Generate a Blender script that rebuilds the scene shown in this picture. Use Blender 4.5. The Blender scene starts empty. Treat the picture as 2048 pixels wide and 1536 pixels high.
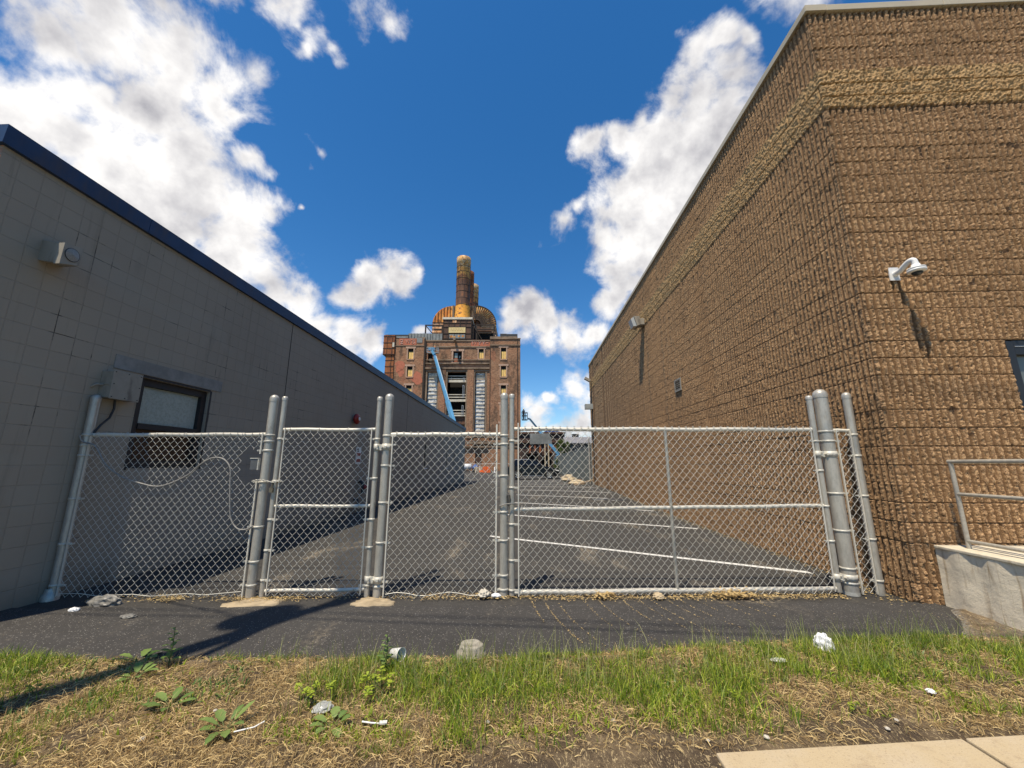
import bpy, bmesh, math, random
import numpy as np
from mathutils import Vector

# ------------------------------------------------------------------ camera, sky, sun
sc = bpy.context.scene
cam_data = bpy.data.cameras.new('camera')
cam_data.sensor_width = 36.0
cam_data.lens = 36.0 * 780 / 2048
cam_data.clip_start = 0.05
cam_data.clip_end = 3000
cam = bpy.data.objects.new('camera', cam_data)
sc.collection.objects.link(cam)
cam.location = (0, 0, 1.5)
cam.rotation_euler = (math.radians(90 + 11.59), 0, math.radians(2.4))
sc.camera = cam
sc.view_settings.view_transform = 'Standard'
sc.view_settings.look = 'None'
sc.view_settings.gamma = 1
sc.view_settings.exposure = 0.3
sc.cycles.max_bounces = 6

SUN_EL, SUN_AZ = 66.3, 210.0            # azimuth of the sun, clockwise from +Y
sun = bpy.data.lights.new('sun', 'SUN')
sun.energy = 5.0
sun.angle = math.radians(0.5)
sun.color = (1.0, 0.89, 0.71)
so = bpy.data.objects.new('sun', sun)
sc.collection.objects.link(so)
e, a_ = math.radians(SUN_EL), math.radians(SUN_AZ)
to_sun = Vector((math.cos(e) * math.sin(a_), math.cos(e) * math.cos(a_), math.sin(e)))
so.rotation_euler = to_sun.to_track_quat('Z', 'Y').to_euler()

world = bpy.data.worlds.new('World')
sc.world = world
world.use_nodes = True
NT = world.node_tree
NT.nodes.clear()
# clouds: soft cells round fixed sky directions, broken up by noise (x, y, z, angular radius)
CLOUDS = [(-0.685,0.398,0.610,0.052),(-0.632,0.436,0.641,0.084),(-0.581,0.484,0.654,0.100),(-0.544,0.532,0.649,0.080),(-0.498,0.535,0.683,0.044),(-0.620,0.510,0.597,0.076),(-0.550,0.555,0.623,0.053),(-0.688,0.377,0.621,0.036),(-0.654,0.402,0.640,0.061),(-0.529,0.576,0.623,0.027),(-0.749,0.447,0.490,0.052),(-0.720,0.493,0.489,0.077),(-0.678,0.544,0.495,0.092),(-0.618,0.604,0.503,0.103),(-0.572,0.658,0.489,0.087),(-0.678,0.603,0.422,0.116),(-0.613,0.674,0.413,0.113),(-0.546,0.745,0.383,0.073),(-0.510,0.780,0.364,0.056),(-0.672,0.479,0.565,0.051),(-0.655,0.456,0.603,0.031),(-0.602,0.576,0.552,0.069),(-0.718,0.555,0.419,0.106),(-0.754,0.483,0.445,0.074),(-0.468,0.825,0.317,0.050),(-0.417,0.857,0.303,0.061),(-0.372,0.881,0.292,0.044),(-0.397,0.516,0.760,0.047),(-0.381,0.546,0.746,0.038),(-0.413,0.498,0.763,0.042),(-0.297,0.545,0.784,0.046),(-0.274,0.531,0.802,0.045),(-0.248,0.546,0.800,0.035),(-0.350,0.563,0.749,0.024),(-0.340,0.582,0.738,0.016),(-0.392,0.560,0.730,0.020),(-0.422,0.651,0.631,0.021),(-0.531,0.628,0.569,0.030),(-0.520,0.645,0.560,0.023),(-0.450,0.661,0.600,0.016),(-0.481,0.705,0.522,0.009),(-0.418,0.817,0.397,0.044),(-0.367,0.830,0.419,0.058),(-0.313,0.842,0.439,0.053),(-0.391,0.836,0.385,0.034),(-0.412,0.794,0.447,0.017),(-0.274,0.848,0.454,0.023),(0.334,0.582,0.742,0.031),(0.362,0.568,0.739,0.030),(0.393,0.564,0.726,0.019),(0.382,0.598,0.704,0.039),(0.414,0.596,0.688,0.031),(0.370,0.663,0.651,0.104),(0.289,0.652,0.701,0.035),(0.284,0.730,0.622,0.116),(0.210,0.786,0.582,0.095),(0.248,0.820,0.515,0.119),(0.188,0.831,0.524,0.078),(0.144,0.732,0.666,0.036),(0.200,0.720,0.665,0.041),(0.234,0.685,0.690,0.028),(0.079,0.833,0.548,0.048),(0.112,0.812,0.572,0.033),(0.358,0.712,0.604,0.112),(0.306,0.784,0.540,0.113),(0.209,0.861,0.464,0.052),(0.212,0.891,0.401,0.065),(0.251,0.876,0.412,0.046),(0.323,0.657,0.682,0.035),(0.123,0.802,0.584,0.020),(-0.032,0.939,0.343,0.060),(0.031,0.943,0.333,0.069),(0.107,0.941,0.320,0.065),(0.168,0.932,0.320,0.044),(0.006,0.934,0.357,0.050),(0.179,0.926,0.331,0.017),(0.119,0.975,0.190,0.033),(0.156,0.968,0.195,0.025),(0.005,0.989,0.145,0.026),(0.023,0.993,0.115,0.041),(0.062,0.986,0.153,0.018),(0.130,0.984,0.118,0.047),(0.080,0.994,0.077,0.035),(0.004,0.997,0.072,0.038),(0.119,0.975,0.188,0.040),(0.161,0.974,0.157,0.022),(-0.260,0.911,0.319,0.019),(-0.121,0.636,0.762,0.007),(0.460,0.422,0.781,0.112),(-0.107,0.390,0.915,0.088),(-0.495,0.344,0.798,0.129)]


def wn(t, **kw):
    n = NT.nodes.new(t)
    for k, v in kw.items():
        setattr(n, k, v)
    return n


def link(a, b):
    NT.links.new(a, b)


def wmath(op, a, b=None, c=None, clamp=False):
    n = wn('ShaderNodeMath', operation=op)
    n.use_clamp = clamp
    for i, v in enumerate((a, b, c)):
        if v is None:
            continue
        if isinstance(v, (int, float)):
            n.inputs[i].default_value = v
        else:
            link(v, n.inputs[i])
    return n.outputs[0]


wo = wn('ShaderNodeOutputWorld')
bg = wn('ShaderNodeBackground')
bg.inputs['Strength'].default_value = 0.1
link(bg.outputs[0], wo.inputs[0])
sky = wn('ShaderNodeTexSky')
sky.sky_type = 'NISHITA'
sky.sun_disc = False
sky.sun_elevation = e
sky.sun_rotation = a_
sky.air_density = 1.0
sky.dust_density = 0.2
sky.ozone_density = 4.0
tc = wn('ShaderNodeTexCoord')
DIR = tc.outputs['Generated']


def wnoise(vec, scale, detail, rough, offset=None):
    if offset is not None:
        v = wn('ShaderNodeVectorMath', operation='ADD')
        link(vec, v.inputs[0])
        v.inputs[1].default_value = offset
        vec = v.outputs[0]
    n = wn('ShaderNodeTexNoise')
    n.inputs['Scale'].default_value = scale
    n.inputs['Detail'].default_value = detail
    n.inputs['Roughness'].default_value = rough
    link(vec, n.inputs['Vector'])
    return n.outputs['Fac']


# warp the direction a little so that the cells lose their round outline
nw = wn('ShaderNodeTexNoise')
nw.inputs['Scale'].default_value = 7.0
nw.inputs['Detail'].default_value = 3.0
link(DIR, nw.inputs['Vector'])
s1 = wn('ShaderNodeVectorMath', operation='SUBTRACT')
link(nw.outputs['Color'], s1.inputs[0])
s1.inputs[1].default_value = (0.5, 0.5, 0.5)
s2 = wn('ShaderNodeVectorMath', operation='MULTIPLY_ADD')
link(s1.outputs[0], s2.inputs[0])
s2.inputs[1].default_value = (0.11, 0.11, 0.11)
link(DIR, s2.inputs[2])
W = s2.outputs[0]
cur = None
for (cx, cy, cz, cr) in CLOUDS:
    d = wn('ShaderNodeVectorMath', operation='DISTANCE')
    link(W, d.inputs[0])
    d.inputs[1].default_value = (cx, cy, cz)
    v = wmath('MULTIPLY_ADD', d.outputs['Value'], -1.0 / cr, 1.0)
    w_ = wmath('MULTIPLY', v, min(1.0, 0.5 + cr * 4.5))
    cur = w_ if cur is None else wmath('SMOOTH_MAX', cur, w_, 0.12)
billow = wnoise(DIR, 7.0, 9.0, 0.60)
billow.node.inputs['Distortion'].default_value = 0.35
fine = wnoise(DIR, 30.0, 5.0, 0.6)
dens = wmath('ADD', cur, wmath('MULTIPLY', wmath('SUBTRACT', billow, 0.465), 2.3))
dens = wmath('ADD', dens, wmath('MULTIPLY', wmath('SUBTRACT', fine, 0.5), 0.6))
mr = wn('ShaderNodeMapRange', interpolation_type='SMOOTHSTEP')
mr.inputs['From Min'].default_value = -0.06
mr.inputs['From Max'].default_value = 0.58
link(dens, mr.inputs['Value'])
alpha = mr.outputs[0]
# light and shade inside the clouds: billow compared with the billow a little nearer to the sun
b2 = wnoise(DIR, 9.0, 5.0, 0.55, tuple(0.05 * c for c in to_sun))
b1 = wnoise(DIR, 9.0, 5.0, 0.55)
rel = wmath('SUBTRACT', b1, b2)
thick = wn('ShaderNodeMapRange', interpolation_type='SMOOTHSTEP')
thick.inputs['From Min'].default_value = 0.35
thick.inputs['From Max'].default_value = 1.5
link(dens, thick.inputs['Value'])
big = wnoise(DIR, 4.0, 4.0, 0.5, (3.1, 1.7, 0.4))
sh = wmath('ADD', wmath('MULTIPLY', rel, 1.5), wmath('MULTIPLY', thick.outputs[0], -0.30))
sh = wmath('ADD', sh, wmath('MULTIPLY', wmath('SUBTRACT', big, 0.5), 0.9))
sh = wmath('ADD', sh, 0.80, clamp=True)
cr_ = wn('ShaderNodeValToRGB')
cr_.color_ramp.elements[0].position = 0.25
cr_.color_ramp.elements[0].color = (3.9, 3.85, 4.15, 1)
cr_.color_ramp.elements[1].position = 0.95
cr_.color_ramp.elements[1].color = (8.9, 8.7, 8.5, 1)
link(sh, cr_.inputs[0])
hs = wn('ShaderNodeHueSaturation')
hs.inputs['Hue'].default_value = 0.5
hs.inputs['Saturation'].default_value = 1.30
hs.inputs['Value'].default_value = 1.22
link(sky.outputs[0], hs.inputs['Color'])
mx = wn('ShaderNodeMix', data_type='RGBA')
link(alpha, mx.inputs['Factor'])
link(hs.outputs[0], mx.inputs['A'])
link(cr_.outputs[0], mx.inputs['B'])
link(mx.outputs['Result'], bg.inputs['Color'])
world.cycles.sampling_method = 'MANUAL'
world.cycles.sample_map_resolution = 512

# ------------------------------------------------------------------ materials
MATS = {}


class Mat:
    """small node-graph builder round a Principled material"""
    def __init__(self, name, color=(0.5, 0.5, 0.5), rough=0.7, metal=0.0, spec=0.5):
        m = bpy.data.materials.new(name)
        m.use_nodes = True
        self.m, self.nt = m, m.node_tree
        self.p = self.nt.nodes['Principled BSDF']
        self.p.inputs['Base Color'].default_value = (*color, 1)
        self.p.inputs['Roughness'].default_value = rough
        self.p.inputs['Metallic'].default_value = metal
        self.p.inputs['Specular IOR Level'].default_value = spec
        g = self.nt.nodes.new('ShaderNodeNewGeometry')
        self.pos = g.outputs['Position']
        self.col = None
        self.base = color
        MATS[name] = m

    def n(self, t, **kw):
        x = self.nt.nodes.new(t)
        for k, v in kw.items():
            setattr(x, k, v)
        return x

    def L(self, a, b):
        self.nt.links.new(a, b)

    def vec(self, scale=(1, 1, 1), swap=None, rot=None):
        if swap:
            s = self.n('ShaderNodeSeparateXYZ'); self.L(self.pos, s.inputs[0])
            c = self.n('ShaderNodeCombineXYZ')
            for i, k in enumerate(swap):
                if k is not None:
                    self.L(s.outputs[k], c.inputs[i])
            v = c.outputs[0]
        else:
            v = self.pos
        mp = self.n('ShaderNodeMapping')
        mp.inputs['Scale'].default_value = scale
        if rot:
            mp.inputs['Rotation'].default_value = rot
        self.L(v, mp.inputs['Vector'])
        return mp.outputs[0]

    def noise(self, scale, detail=4, rough=0.55, vec=None, dist=0.0):
        x = self.n('ShaderNodeTexNoise')
        x.inputs['Scale'].default_value = scale
        x.inputs['Detail'].default_value = detail
        x.inputs['Roughness'].default_value = rough
        x.inputs['Distortion'].default_value = dist
        self.L(vec if vec is not None else self.pos, x.inputs['Vector'])
        return x.outputs['Fac']

    def ramp(self, fac, lo, hi, a=0.0, b=1.0):
        x = self.n('ShaderNodeMapRange', interpolation_type='SMOOTHSTEP')
        x.inputs['From Min'].default_value = lo
        x.inputs['From Max'].default_value = hi
        x.inputs['To Min'].default_value = a
        x.inputs['To Max'].default_value = b
        self.L(fac, x.inputs['Value'])
        return x.outputs[0]

    def math(self, op, a, b=None):
        x = self.n('ShaderNodeMath', operation=op)
        for i, v in enumerate((a, b)):
            if v is None:
                continue
            if isinstance(v, (int, float)):
                x.inputs[i].default_value = v
            else:
                self.L(v, x.inputs[i])
        return x.outputs[0]

    def mix(self, fac, color, mode='MIX'):
        x = self.n('ShaderNodeMix', data_type='RGBA', blend_type=mode)
        if isinstance(fac, (int, float)):
            x.inputs['Factor'].default_value = fac
        else:
            self.L(fac, x.inputs['Factor'])
        if self.col is None:
            x.inputs['A'].default_value = (*self.base, 1)
        else:
            self.L(self.col, x.inputs['A'])
        x.inputs['B'].default_value = (*color, 1)
        self.col = x.outputs['Result']
        self.L(self.col, self.p.inputs['Base Color'])
        return self

    def bump(self, h, strength=0.5, dist=0.01, prev=None):
        x = self.n('ShaderNodeBump')
        x.inputs['Strength'].default_value = strength
        x.inputs['Distance'].default_value = dist
        self.L(h, x.inputs['Height'])
        if prev is not None:
            self.L(prev, x.inputs['Normal'])
        self.L(x.outputs[0], self.p.inputs['Normal'])
        return x.outputs[0]

    def rough(self, r):
        self.L(r, self.p.inputs['Roughness'])
        return self

    def attr(self, name):
        x = self.n('ShaderNodeAttribute')
        x.attribute_name = name
        return x.outputs['Fac']


def simple(name, color, rough=0.7, metal=0.0, var=0.25, scale=6.0, bump=0.0, bscale=60, bdist=0.003, dirt=None):
    M = Mat(name, color, rough, metal)
    n = M.noise(scale, 6, 0.6)
    M.mix(M.ramp(n, 0.3, 0.7, 0, 1), tuple(c * (1 - var) for c in color))
    if dirt:
        M.mix(M.ramp(M.noise(scale * 0.7, 5, 0.65, vec=M.vec((1, 1, 0.35))), 0.52, 0.72, 0, 0.8), dirt)
    if bump:
        M.bump(M.noise(bscale, 4, 0.6), bump, bdist)
    return M.m


# asphalt of the lot and the newer apron
def asphalt(name, base, wear=0.5, chips=0.5):
    M = Mat(name, base, 0.88, 0, 0.35)
    M.mix(M.ramp(M.noise(0.6, 5, 0.6), 0.35, 0.7, 0, 0.7), tuple(c * 1.35 for c in base))
    M.mix(M.ramp(M.noise(2.3, 6, 0.7), 0.45, 0.7, 0, 0.55), tuple(c * 0.72 for c in base))
    # aggregate flecks
    vo = M.n('ShaderNodeTexVoronoi'); vo.inputs['Scale'].default_value = 95
    M.L(M.pos, vo.inputs['Vector'])
    sep = M.n('ShaderNodeSeparateColor'); M.L(vo.outputs['Color'], sep.inputs[0])
    f = M.math('MULTIPLY', M.ramp(sep.outputs[0], 0.80, 1.0), M.ramp(vo.outputs['Distance'], 0.55, 0.2))
    M.mix(M.math('MULTIPLY', f, chips), (0.30, 0.28, 0.25))
    M.mix(M.ramp(M.noise(1.9, 3, 0.5), 0.68, 0.74, 0, 0.6), tuple(c * 0.35 for c in base))
    # dusty tan streaks where silt has dried
    dn = M.noise(1.3, 7, 0.7, vec=M.vec((1.0, 0.35, 1)), dist=0.6)
    M.mix(M.math('MULTIPLY', M.ramp(dn, 0.54, 0.70), M.math('MULTIPLY', M.ramp(M.noise(26, 4, 0.7), 0.40, 0.62), wear)), (0.30, 0.25, 0.18))
    b = M.bump(M.noise(170, 3, 0.7), 0.5, 0.006)
    M.bump(M.noise(7, 4, 0.5), 0.25, 0.012, b)
    return M.m


A_LOT = asphalt('asphalt_lot', (0.040, 0.037, 0.033), 0.9, 0.4)
A_APR = asphalt('asphalt_apron', (0.040, 0.037, 0.034), 0.3, 0.95)
STRIPE = None
M = Mat('line_paint', (0.62, 0.61, 0.58), 0.8)
M.mix(M.ramp(M.noise(22, 5, 0.75), 0.52, 0.66, 0, 0.9), (0.09, 0.09, 0.09))
STRIPE = M.m

# verge soil: earth, mulch and, at the far edge, gravel
M = Mat('verge_soil', (0.10, 0.070, 0.042), 0.95, 0, 0.2)
M.mix(M.ramp(M.noise(5, 6, 0.7), 0.42, 0.62), (0.20, 0.145, 0.085))
M.mix(M.ramp(M.noise(1.7, 4, 0.6), 0.45, 0.62, 0, 0.75), (0.075, 0.055, 0.038))
st = M.noise(60, 4, 0.7, vec=M.vec((1, 0.35, 1), rot=(0, 0, 0.5)), dist=1.5)
M.mix(M.ramp(st, 0.54, 0.64, 0, 0.9), (0.55, 0.42, 0.23))
M.mix(M.math('MULTIPLY', M.attr('gravel'), M.ramp(M.noise(45, 4, 0.7), 0.38, 0.58)), (0.27, 0.25, 0.22))
b = M.bump(M.noise(90, 5, 0.7), 0.9, 0.02)
M.bump(M.noise(14, 4, 0.6), 0.6, 0.04, b)
SOIL = M.m
M = Mat('ground_far', (0.12, 0.10, 0.075), 0.95)
M.mix(M.ramp(M.noise(0.08, 5, 0.6), 0.4, 0.65), (0.07, 0.085, 0.035))
FAR = M.m
M = Mat('sidewalk_concrete', (0.44, 0.345, 0.21), 0.85)
M.mix(M.ramp(M.noise(3, 6, 0.7), 0.4, 0.7, 0, 0.6), (0.46, 0.38, 0.27))
M.mix(M.ramp(M.noise(120, 3, 0.7), 0.58, 0.66, 0, 0.7), (0.26, 0.19, 0.12))
M.mix(M.ramp(M.noise(7, 6, 0.75), 0.54, 0.68, 0, 0.55), (0.30, 0.22, 0.14))
M.bump(M.noise(110, 4, 0.7), 0.5, 0.006)
WALK = M.m


def stained_concrete(name, base, stain, amt=0.8):
    M = Mat(name, base, 0.85)
    M.mix(M.ramp(M.noise(9, 6, 0.7), 0.4, 0.68, 0, 0.4), tuple(c * 0.72 for c in base))
    v = M.vec((9, 9, 1.1))
    M.mix(M.ramp(M.noise(1.0, 5, 0.6, vec=v, dist=0.8), 0.50, 0.66, 0, amt), stain)
    M.mix(M.ramp(M.noise(40, 4, 0.75), 0.60, 0.74, 0, 0.5), tuple(c * 0.45 for c in base))
    b = M.bump(M.noise(70, 5, 0.7), 0.45, 0.008)
    M.bump(M.noise(8, 5, 0.6), 0.5, 0.02, b)
    return M.m


CONC = stained_concrete('ramp_concrete', (0.72, 0.63, 0.48), (0.30, 0.20, 0.10))
CONC_TOP = stained_concrete('ramp_top_concrete', (0.60, 0.53, 0.40), (0.40, 0.32, 0.20), 0.5)
PAD = simple('footing_concrete', (0.42, 0.33, 0.21), 0.9, var=0.35, scale=9, bump=0.6, bscale=70, bdist=0.01, dirt=(0.2, 0.15, 0.09))
STUBC = simple('stub_concrete', (0.34, 0.31, 0.25), 0.9, var=0.4, scale=22, bump=0.7, bscale=90, bdist=0.008)

# painted block wall in the shade
M = Mat('painted_block', (0.345, 0.295, 0.232), 0.92, 0, 0.12)
M.mix(M.ramp(M.noise(0.5, 5, 0.6), 0.35, 0.7, 0, 0.5), (0.295, 0.252, 0.198))
br = M.n('ShaderNodeTexBrick')
br.offset = 0.0
br.inputs['Scale'].default_value = 1.0
br.inputs['Brick Width'].default_value = 0.213
br.inputs['Row Height'].default_value = 0.213
br.inputs['Mortar Size'].default_value = 0.006
br.inputs['Mortar Smooth'].default_value = 0.6
br.inputs['Color1'].default_value = (1, 1, 1, 1)
br.inputs['Color2'].default_value = (0.86, 0.86, 0.86, 1)
br.inputs['Mortar'].default_value = (0.62, 0.62, 0.62, 1)
bv = M.vec((1, 1, 1), swap=(1, 2, 0))
nz = M.n('ShaderNodeTexNoise'); nz.inputs['Scale'].default_value = 3.0; M.L(M.pos, nz.inputs['Vector'])
vm = M.n('ShaderNodeVectorMath', operation='MULTIPLY_ADD')
M.L(nz.outputs['Color'], vm.inputs[0]); vm.inputs[1].default_value = (0.012, 0.012, 0); M.L(bv, vm.inputs[2])
M.L(vm.outputs[0], br.inputs['Vector'])
mm = M.n('ShaderNodeMix', data_type='RGBA', blend_type='MULTIPLY'); mm.inputs['Factor'].default_value = 0.22
M.L(M.col, mm.inputs['A']); M.L(br.outputs['Color'], mm.inputs['B'])
M.col = mm.outputs['Result']
# open joints here and there
crk = M.math('MULTIPLY', M.ramp(br.outputs['Fac'], 0.3, 0.8), M.ramp(M.noise(1.3, 5, 0.75), 0.55, 0.66))
M.mix(M.math('MULTIPLY', crk, 0.95), (0.03, 0.03, 0.03))
M.mix(M.ramp(M.noise(2.2, 6, 0.7, vec=M.vec((1, 1, 0.3))), 0.60, 0.8, 0, 0.35), (0.12, 0.115, 0.10))
hz2 = M.n('ShaderNodeSeparateXYZ'); M.L(M.pos, hz2.inputs[0])
M.mix(M.math('MULTIPLY', M.ramp(M.math('ADD', hz2.outputs[2], M.math('MULTIPLY', M.noise(2.0, 5, 0.7), 0.5)), 0.62, 0.25), 0.6), (0.11, 0.095, 0.07))
M.mix(M.ramp(M.noise(1.0, 5, 0.7, vec=M.vec((1, 5, 0.35))), 0.57, 0.70, 0, 0.3), (0.15, 0.13, 0.10))
M.mix(M.ramp(M.noise(0.8, 2, 0.4, vec=M.vec((1, 1, 1.8))), 0.60, 0.62, 0, 0.28), (0.33, 0.30, 0.245))
M.mix(M.math('MULTIPLY', M.math('MULTIPLY', M.ramp(hz2.outputs[1], 5.18, 5.24), M.ramp(hz2.outputs[1], 8.36, 8.33)), M.ramp(hz2.outputs[2], 1.44, 1.41, 0, 0.35)), (0.38, 0.34, 0.28))
inv = M.math('SUBTRACT', 1.0, br.outputs['Fac'])
b = M.bump(inv, 0.6, 0.008)
M.bump(M.noise(85, 4, 0.7), 0.35, 0.004, b)
BLOCK = M.m
BLUE = simple('blue_fascia_paint', (0.012, 0.042, 0.115), 0.5, var=0.3, scale=3, dirt=(0.05, 0.045, 0.06))
M = Mat('front_brick', (0.36, 0.2, 0.13), 0.85)
fb = M.n('ShaderNodeTexBrick')
fb.inputs['Scale'].default_value = 1.0
fb.inputs['Brick Width'].default_value = 0.21
fb.inputs['Row Height'].default_value = 0.075
fb.inputs['Mortar Size'].default_value = 0.005
fb.inputs['Color1'].default_value = (0.40, 0.215, 0.14, 1)
fb.inputs['Color2'].default_value = (0.30, 0.155, 0.10, 1)
fb.inputs['Mortar'].default_value = (0.36, 0.32, 0.27, 1)
M.L(M.vec((1, 1, 1), swap=(0, 2, 1)), fb.inputs['Vector'])
M.col = fb.outputs['Color']
M.mix(M.ramp(M.noise(1.2, 5, 0.7), 0.5, 0.7, 0, 0.4), (0.22, 0.13, 0.09))
M.bump(M.math('SUBTRACT', 1.0, fb.outputs['Fac']), 0.6, 0.006)
PINK = M.m
ROOFM = simple('roof_membrane', (0.16, 0.16, 0.16), 0.9)

# split-face block, brown with a tan band
M = Mat('split_face_block', (0.31, 0.185, 0.096), 0.9, 0, 0.25)
M.mix(M.ramp(M.noise(60, 5, 0.8), 0.48, 0.56, 0, 1.0), (0.60, 0.385, 0.20))
M.mix(M.ramp(M.noise(33, 4, 0.75), 0.38, 0.46, 0.95, 0), (0.085, 0.045, 0.022))
M.mix(M.attr('groove_shade'), (0.185, 0.105, 0.052))  # shade of the ribs painted into the grooves as a darker brown
M.mix(M.ramp(M.noise(0.55, 5, 0.65), 0.40, 0.66, 0, 0.35), (0.20, 0.12, 0.062))
M.mix(M.ramp(M.noise(1.1, 6, 0.7, vec=M.vec((1, 1, 0.45))), 0.60, 0.74, 0, 0.45), (0.12, 0.072, 0.038))
M.mix(M.ramp(M.noise(5.5, 3, 0.6), 0.66, 0.72, 0, 0.85), (0.045, 0.026, 0.016))
bandc = M.n('ShaderNodeMix', data_type='RGBA')
tn = M.n('ShaderNodeMix', data_type='RGBA')
M.L(M.ramp(M.noise(40, 5, 0.75), 0.42, 0.62), tn.inputs['Factor'])
tn.inputs['A'].default_value = (0.36, 0.22, 0.10, 1)
tn.inputs['B'].default_value = (0.58, 0.38, 0.18, 1)
M.L(M.attr('band'), bandc.inputs['Factor'])
M.L(M.col, bandc.inputs['A']); M.L(tn.outputs['Result'], bandc.inputs['B'])
M.col = bandc.outputs['Result']
M.mix(M.math('MULTIPLY', M.attr('joint'), 0.5), (0.095, 0.06, 0.036))
M.bump(M.noise(95, 5, 0.8), 1.0, 0.014)
SPLIT = M.m
COPING = simple('coping_metal', (0.52, 0.44, 0.31), 0.5, var=0.15, scale=2)

# galvanised steel of the fence
M = Mat('galvanised_pipe', (0.46, 0.43, 0.37), 0.40, 0.35, 0.5)
M.mix(M.ramp(M.noise(26, 5, 0.7, vec=M.vec((1, 1, 0.3))), 0.4, 0.66, 0, 0.6), (0.31, 0.29, 0.25))
M.mix(M.ramp(M.noise(90, 3, 0.8), 0.64, 0.72, 0, 0.7), (0.12, 0.09, 0.06))
M.mix(M.ramp(M.noise(5, 5, 0.8, vec=M.vec((1, 1, 0.25))), 0.60, 0.74, 0, 0.5), (0.22, 0.15, 0.09))
M.bump(M.noise(60, 4, 0.6), 0.12, 0.004)
PIPE = M.m
M = Mat('galvanised_rail', (0.62, 0.58, 0.49), 0.5, 0.1, 0.5)
M.mix(M.ramp(M.noise(14, 5, 0.75), 0.60, 0.72, 0, 0.75), (0.30, 0.17, 0.07))
M.bump(M.noise(60, 4, 0.6), 0.2, 0.004)
RAIL = M.m
WIRE = Mat('galvanised_wire', (0.62, 0.59, 0.51), 0.45, 0.3).m
FITTING = simple('galvanised_fitting', (0.60, 0.57, 0.49), 0.5, 0.1, var=0.3, scale=30)
SIGNM = simple('bare_sheet_metal', (0.24, 0.235, 0.215), 0.6, 0.5, var=0.3, scale=15, dirt=(0.5, 0.5, 0.48))
BLACKM = simple('black_metal', (0.018, 0.018, 0.02), 0.5)
HANDR = simple('handrail_paint', (0.44, 0.40, 0.33), 0.5, 0.2, var=0.25, scale=30)
BLINDM = None
M = Mat('window_board', (0.40, 0.42, 0.36), 0.8)
M.mix(M.ramp(M.noise(30, 5, 0.7), 0.42, 0.62, 0, 0.8), (0.30, 0.32, 0.265))
M.bump(M.noise(35, 5, 0.7), 0.6, 0.01)
BOARD = M.m
LOWP = simple('dark_glass_brown', (0.05, 0.032, 0.024), 0.25, var=0.5, scale=7)
GLASSD = simple('dark_glass', (0.02, 0.024, 0.028), 0.08)
LINTEL = simple('lintel_cement', (0.275, 0.26, 0.235), 0.85, var=0.3, scale=6, bump=0.4)
UTIL = simple('utility_box_paint', (0.30, 0.27, 0.22), 0.6, var=0.12, scale=8, dirt=(0.12, 0.1, 0.08))
LENS = simple('lamp_lens', (0.30, 0.29, 0.26), 0.2, var=0.3, scale=60)
RED = simple('red_enamel', (0.33, 0.02, 0.012), 0.4)
WHITE = simple('white_paint', (0.74, 0.73, 0.70), 0.45, var=0.08, scale=12)
BLKCAB = simple('cable_rubber', (0.03, 0.03, 0.03), 0.6)
CABLEG = simple('cable_grey', (0.30, 0.285, 0.26), 0.6, var=0.4, scale=40)

# power-station materials
M = Mat('old_brick', (0.36, 0.185, 0.105), 0.9, 0, 0.2)
M.mix(M.ramp(M.noise(0.22, 6, 0.65), 0.38, 0.66, 0, 0.8), (0.27, 0.165, 0.10))
M.mix(M.ramp(M.noise(0.35, 7, 0.7, vec=M.vec((1, 1, 0.5))), 0.50, 0.62, 0, 0.8), (0.088, 0.062, 0.044))
M.mix(M.ramp(M.noise(1.6, 5, 0.8), 0.48, 0.64, 0, 0.6), (0.46, 0.27, 0.165))
M.mix(M.ramp(M.noise(0.28, 4, 0.6, vec=M.vec((1, 1, 0.6))), 0.58, 0.68, 0, 0.5), (0.34, 0.125, 0.07))
hgt = M.n('ShaderNodeSeparateXYZ'); M.L(M.pos, hgt.inputs[0])
M.mix(M.ramp(M.math('ADD', hgt.outputs[2], M.math('MULTIPLY', M.noise(0.5, 5, 0.7), 9.0)), 9.5, 4.0, 0, 0.8), (0.36, 0.20, 0.115))
wv = M.noise(1.0, 4, 0.8, vec=M.vec((2.2, 2.2, 5.0)))
M.mix(M.ramp(wv, 0.46, 0.62, 0, 0.6), (0.075, 0.045, 0.032))
M.bump(wv, 0.5, 0.05)
OBRICK = M.m
OTRIM = simple('sooty_stone_trim', (0.30, 0.215, 0.145), 0.9, var=0.5, scale=0.8, dirt=(0.09, 0.065, 0.05))
LTRIM = simple('light_window_surround', (0.52, 0.34, 0.24), 0.9, var=0.3, scale=2)
M = Mat('red_patch', (0.46, 0.15, 0.085), 0.9)
M.mix(M.ramp(M.noise(1.5, 6, 0.75), 0.45, 0.6, 0, 0.5), (0.22, 0.085, 0.05))
REDP = M.m
GRAF = simple('graffiti_paint', (0.60, 0.40, 0.33), 0.9, var=0.4, scale=4)
PLY = simple('plywood', (0.90, 0.60, 0.20), 0.8, var=0.25, scale=1.5)


def rust(name, a, b_, c, sc_=0.6):
    M = Mat(name, a, 0.8, 0.1)
    M.mix(M.ramp(M.noise(sc_, 6, 0.7, vec=M.vec((1, 1, 0.5))), 0.40, 0.60), b_)
    M.mix(M.ramp(M.noise(sc_ * 2.1, 6, 0.75, vec=M.vec((1, 1, 0.4))), 0.50, 0.60, 0, 0.9), c)
    M.mix(M.ramp(M.noise(sc_ * 5, 5, 0.75), 0.55, 0.72, 0, 0.6), tuple(x * 0.35 for x in a))
    return M.m


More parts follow.
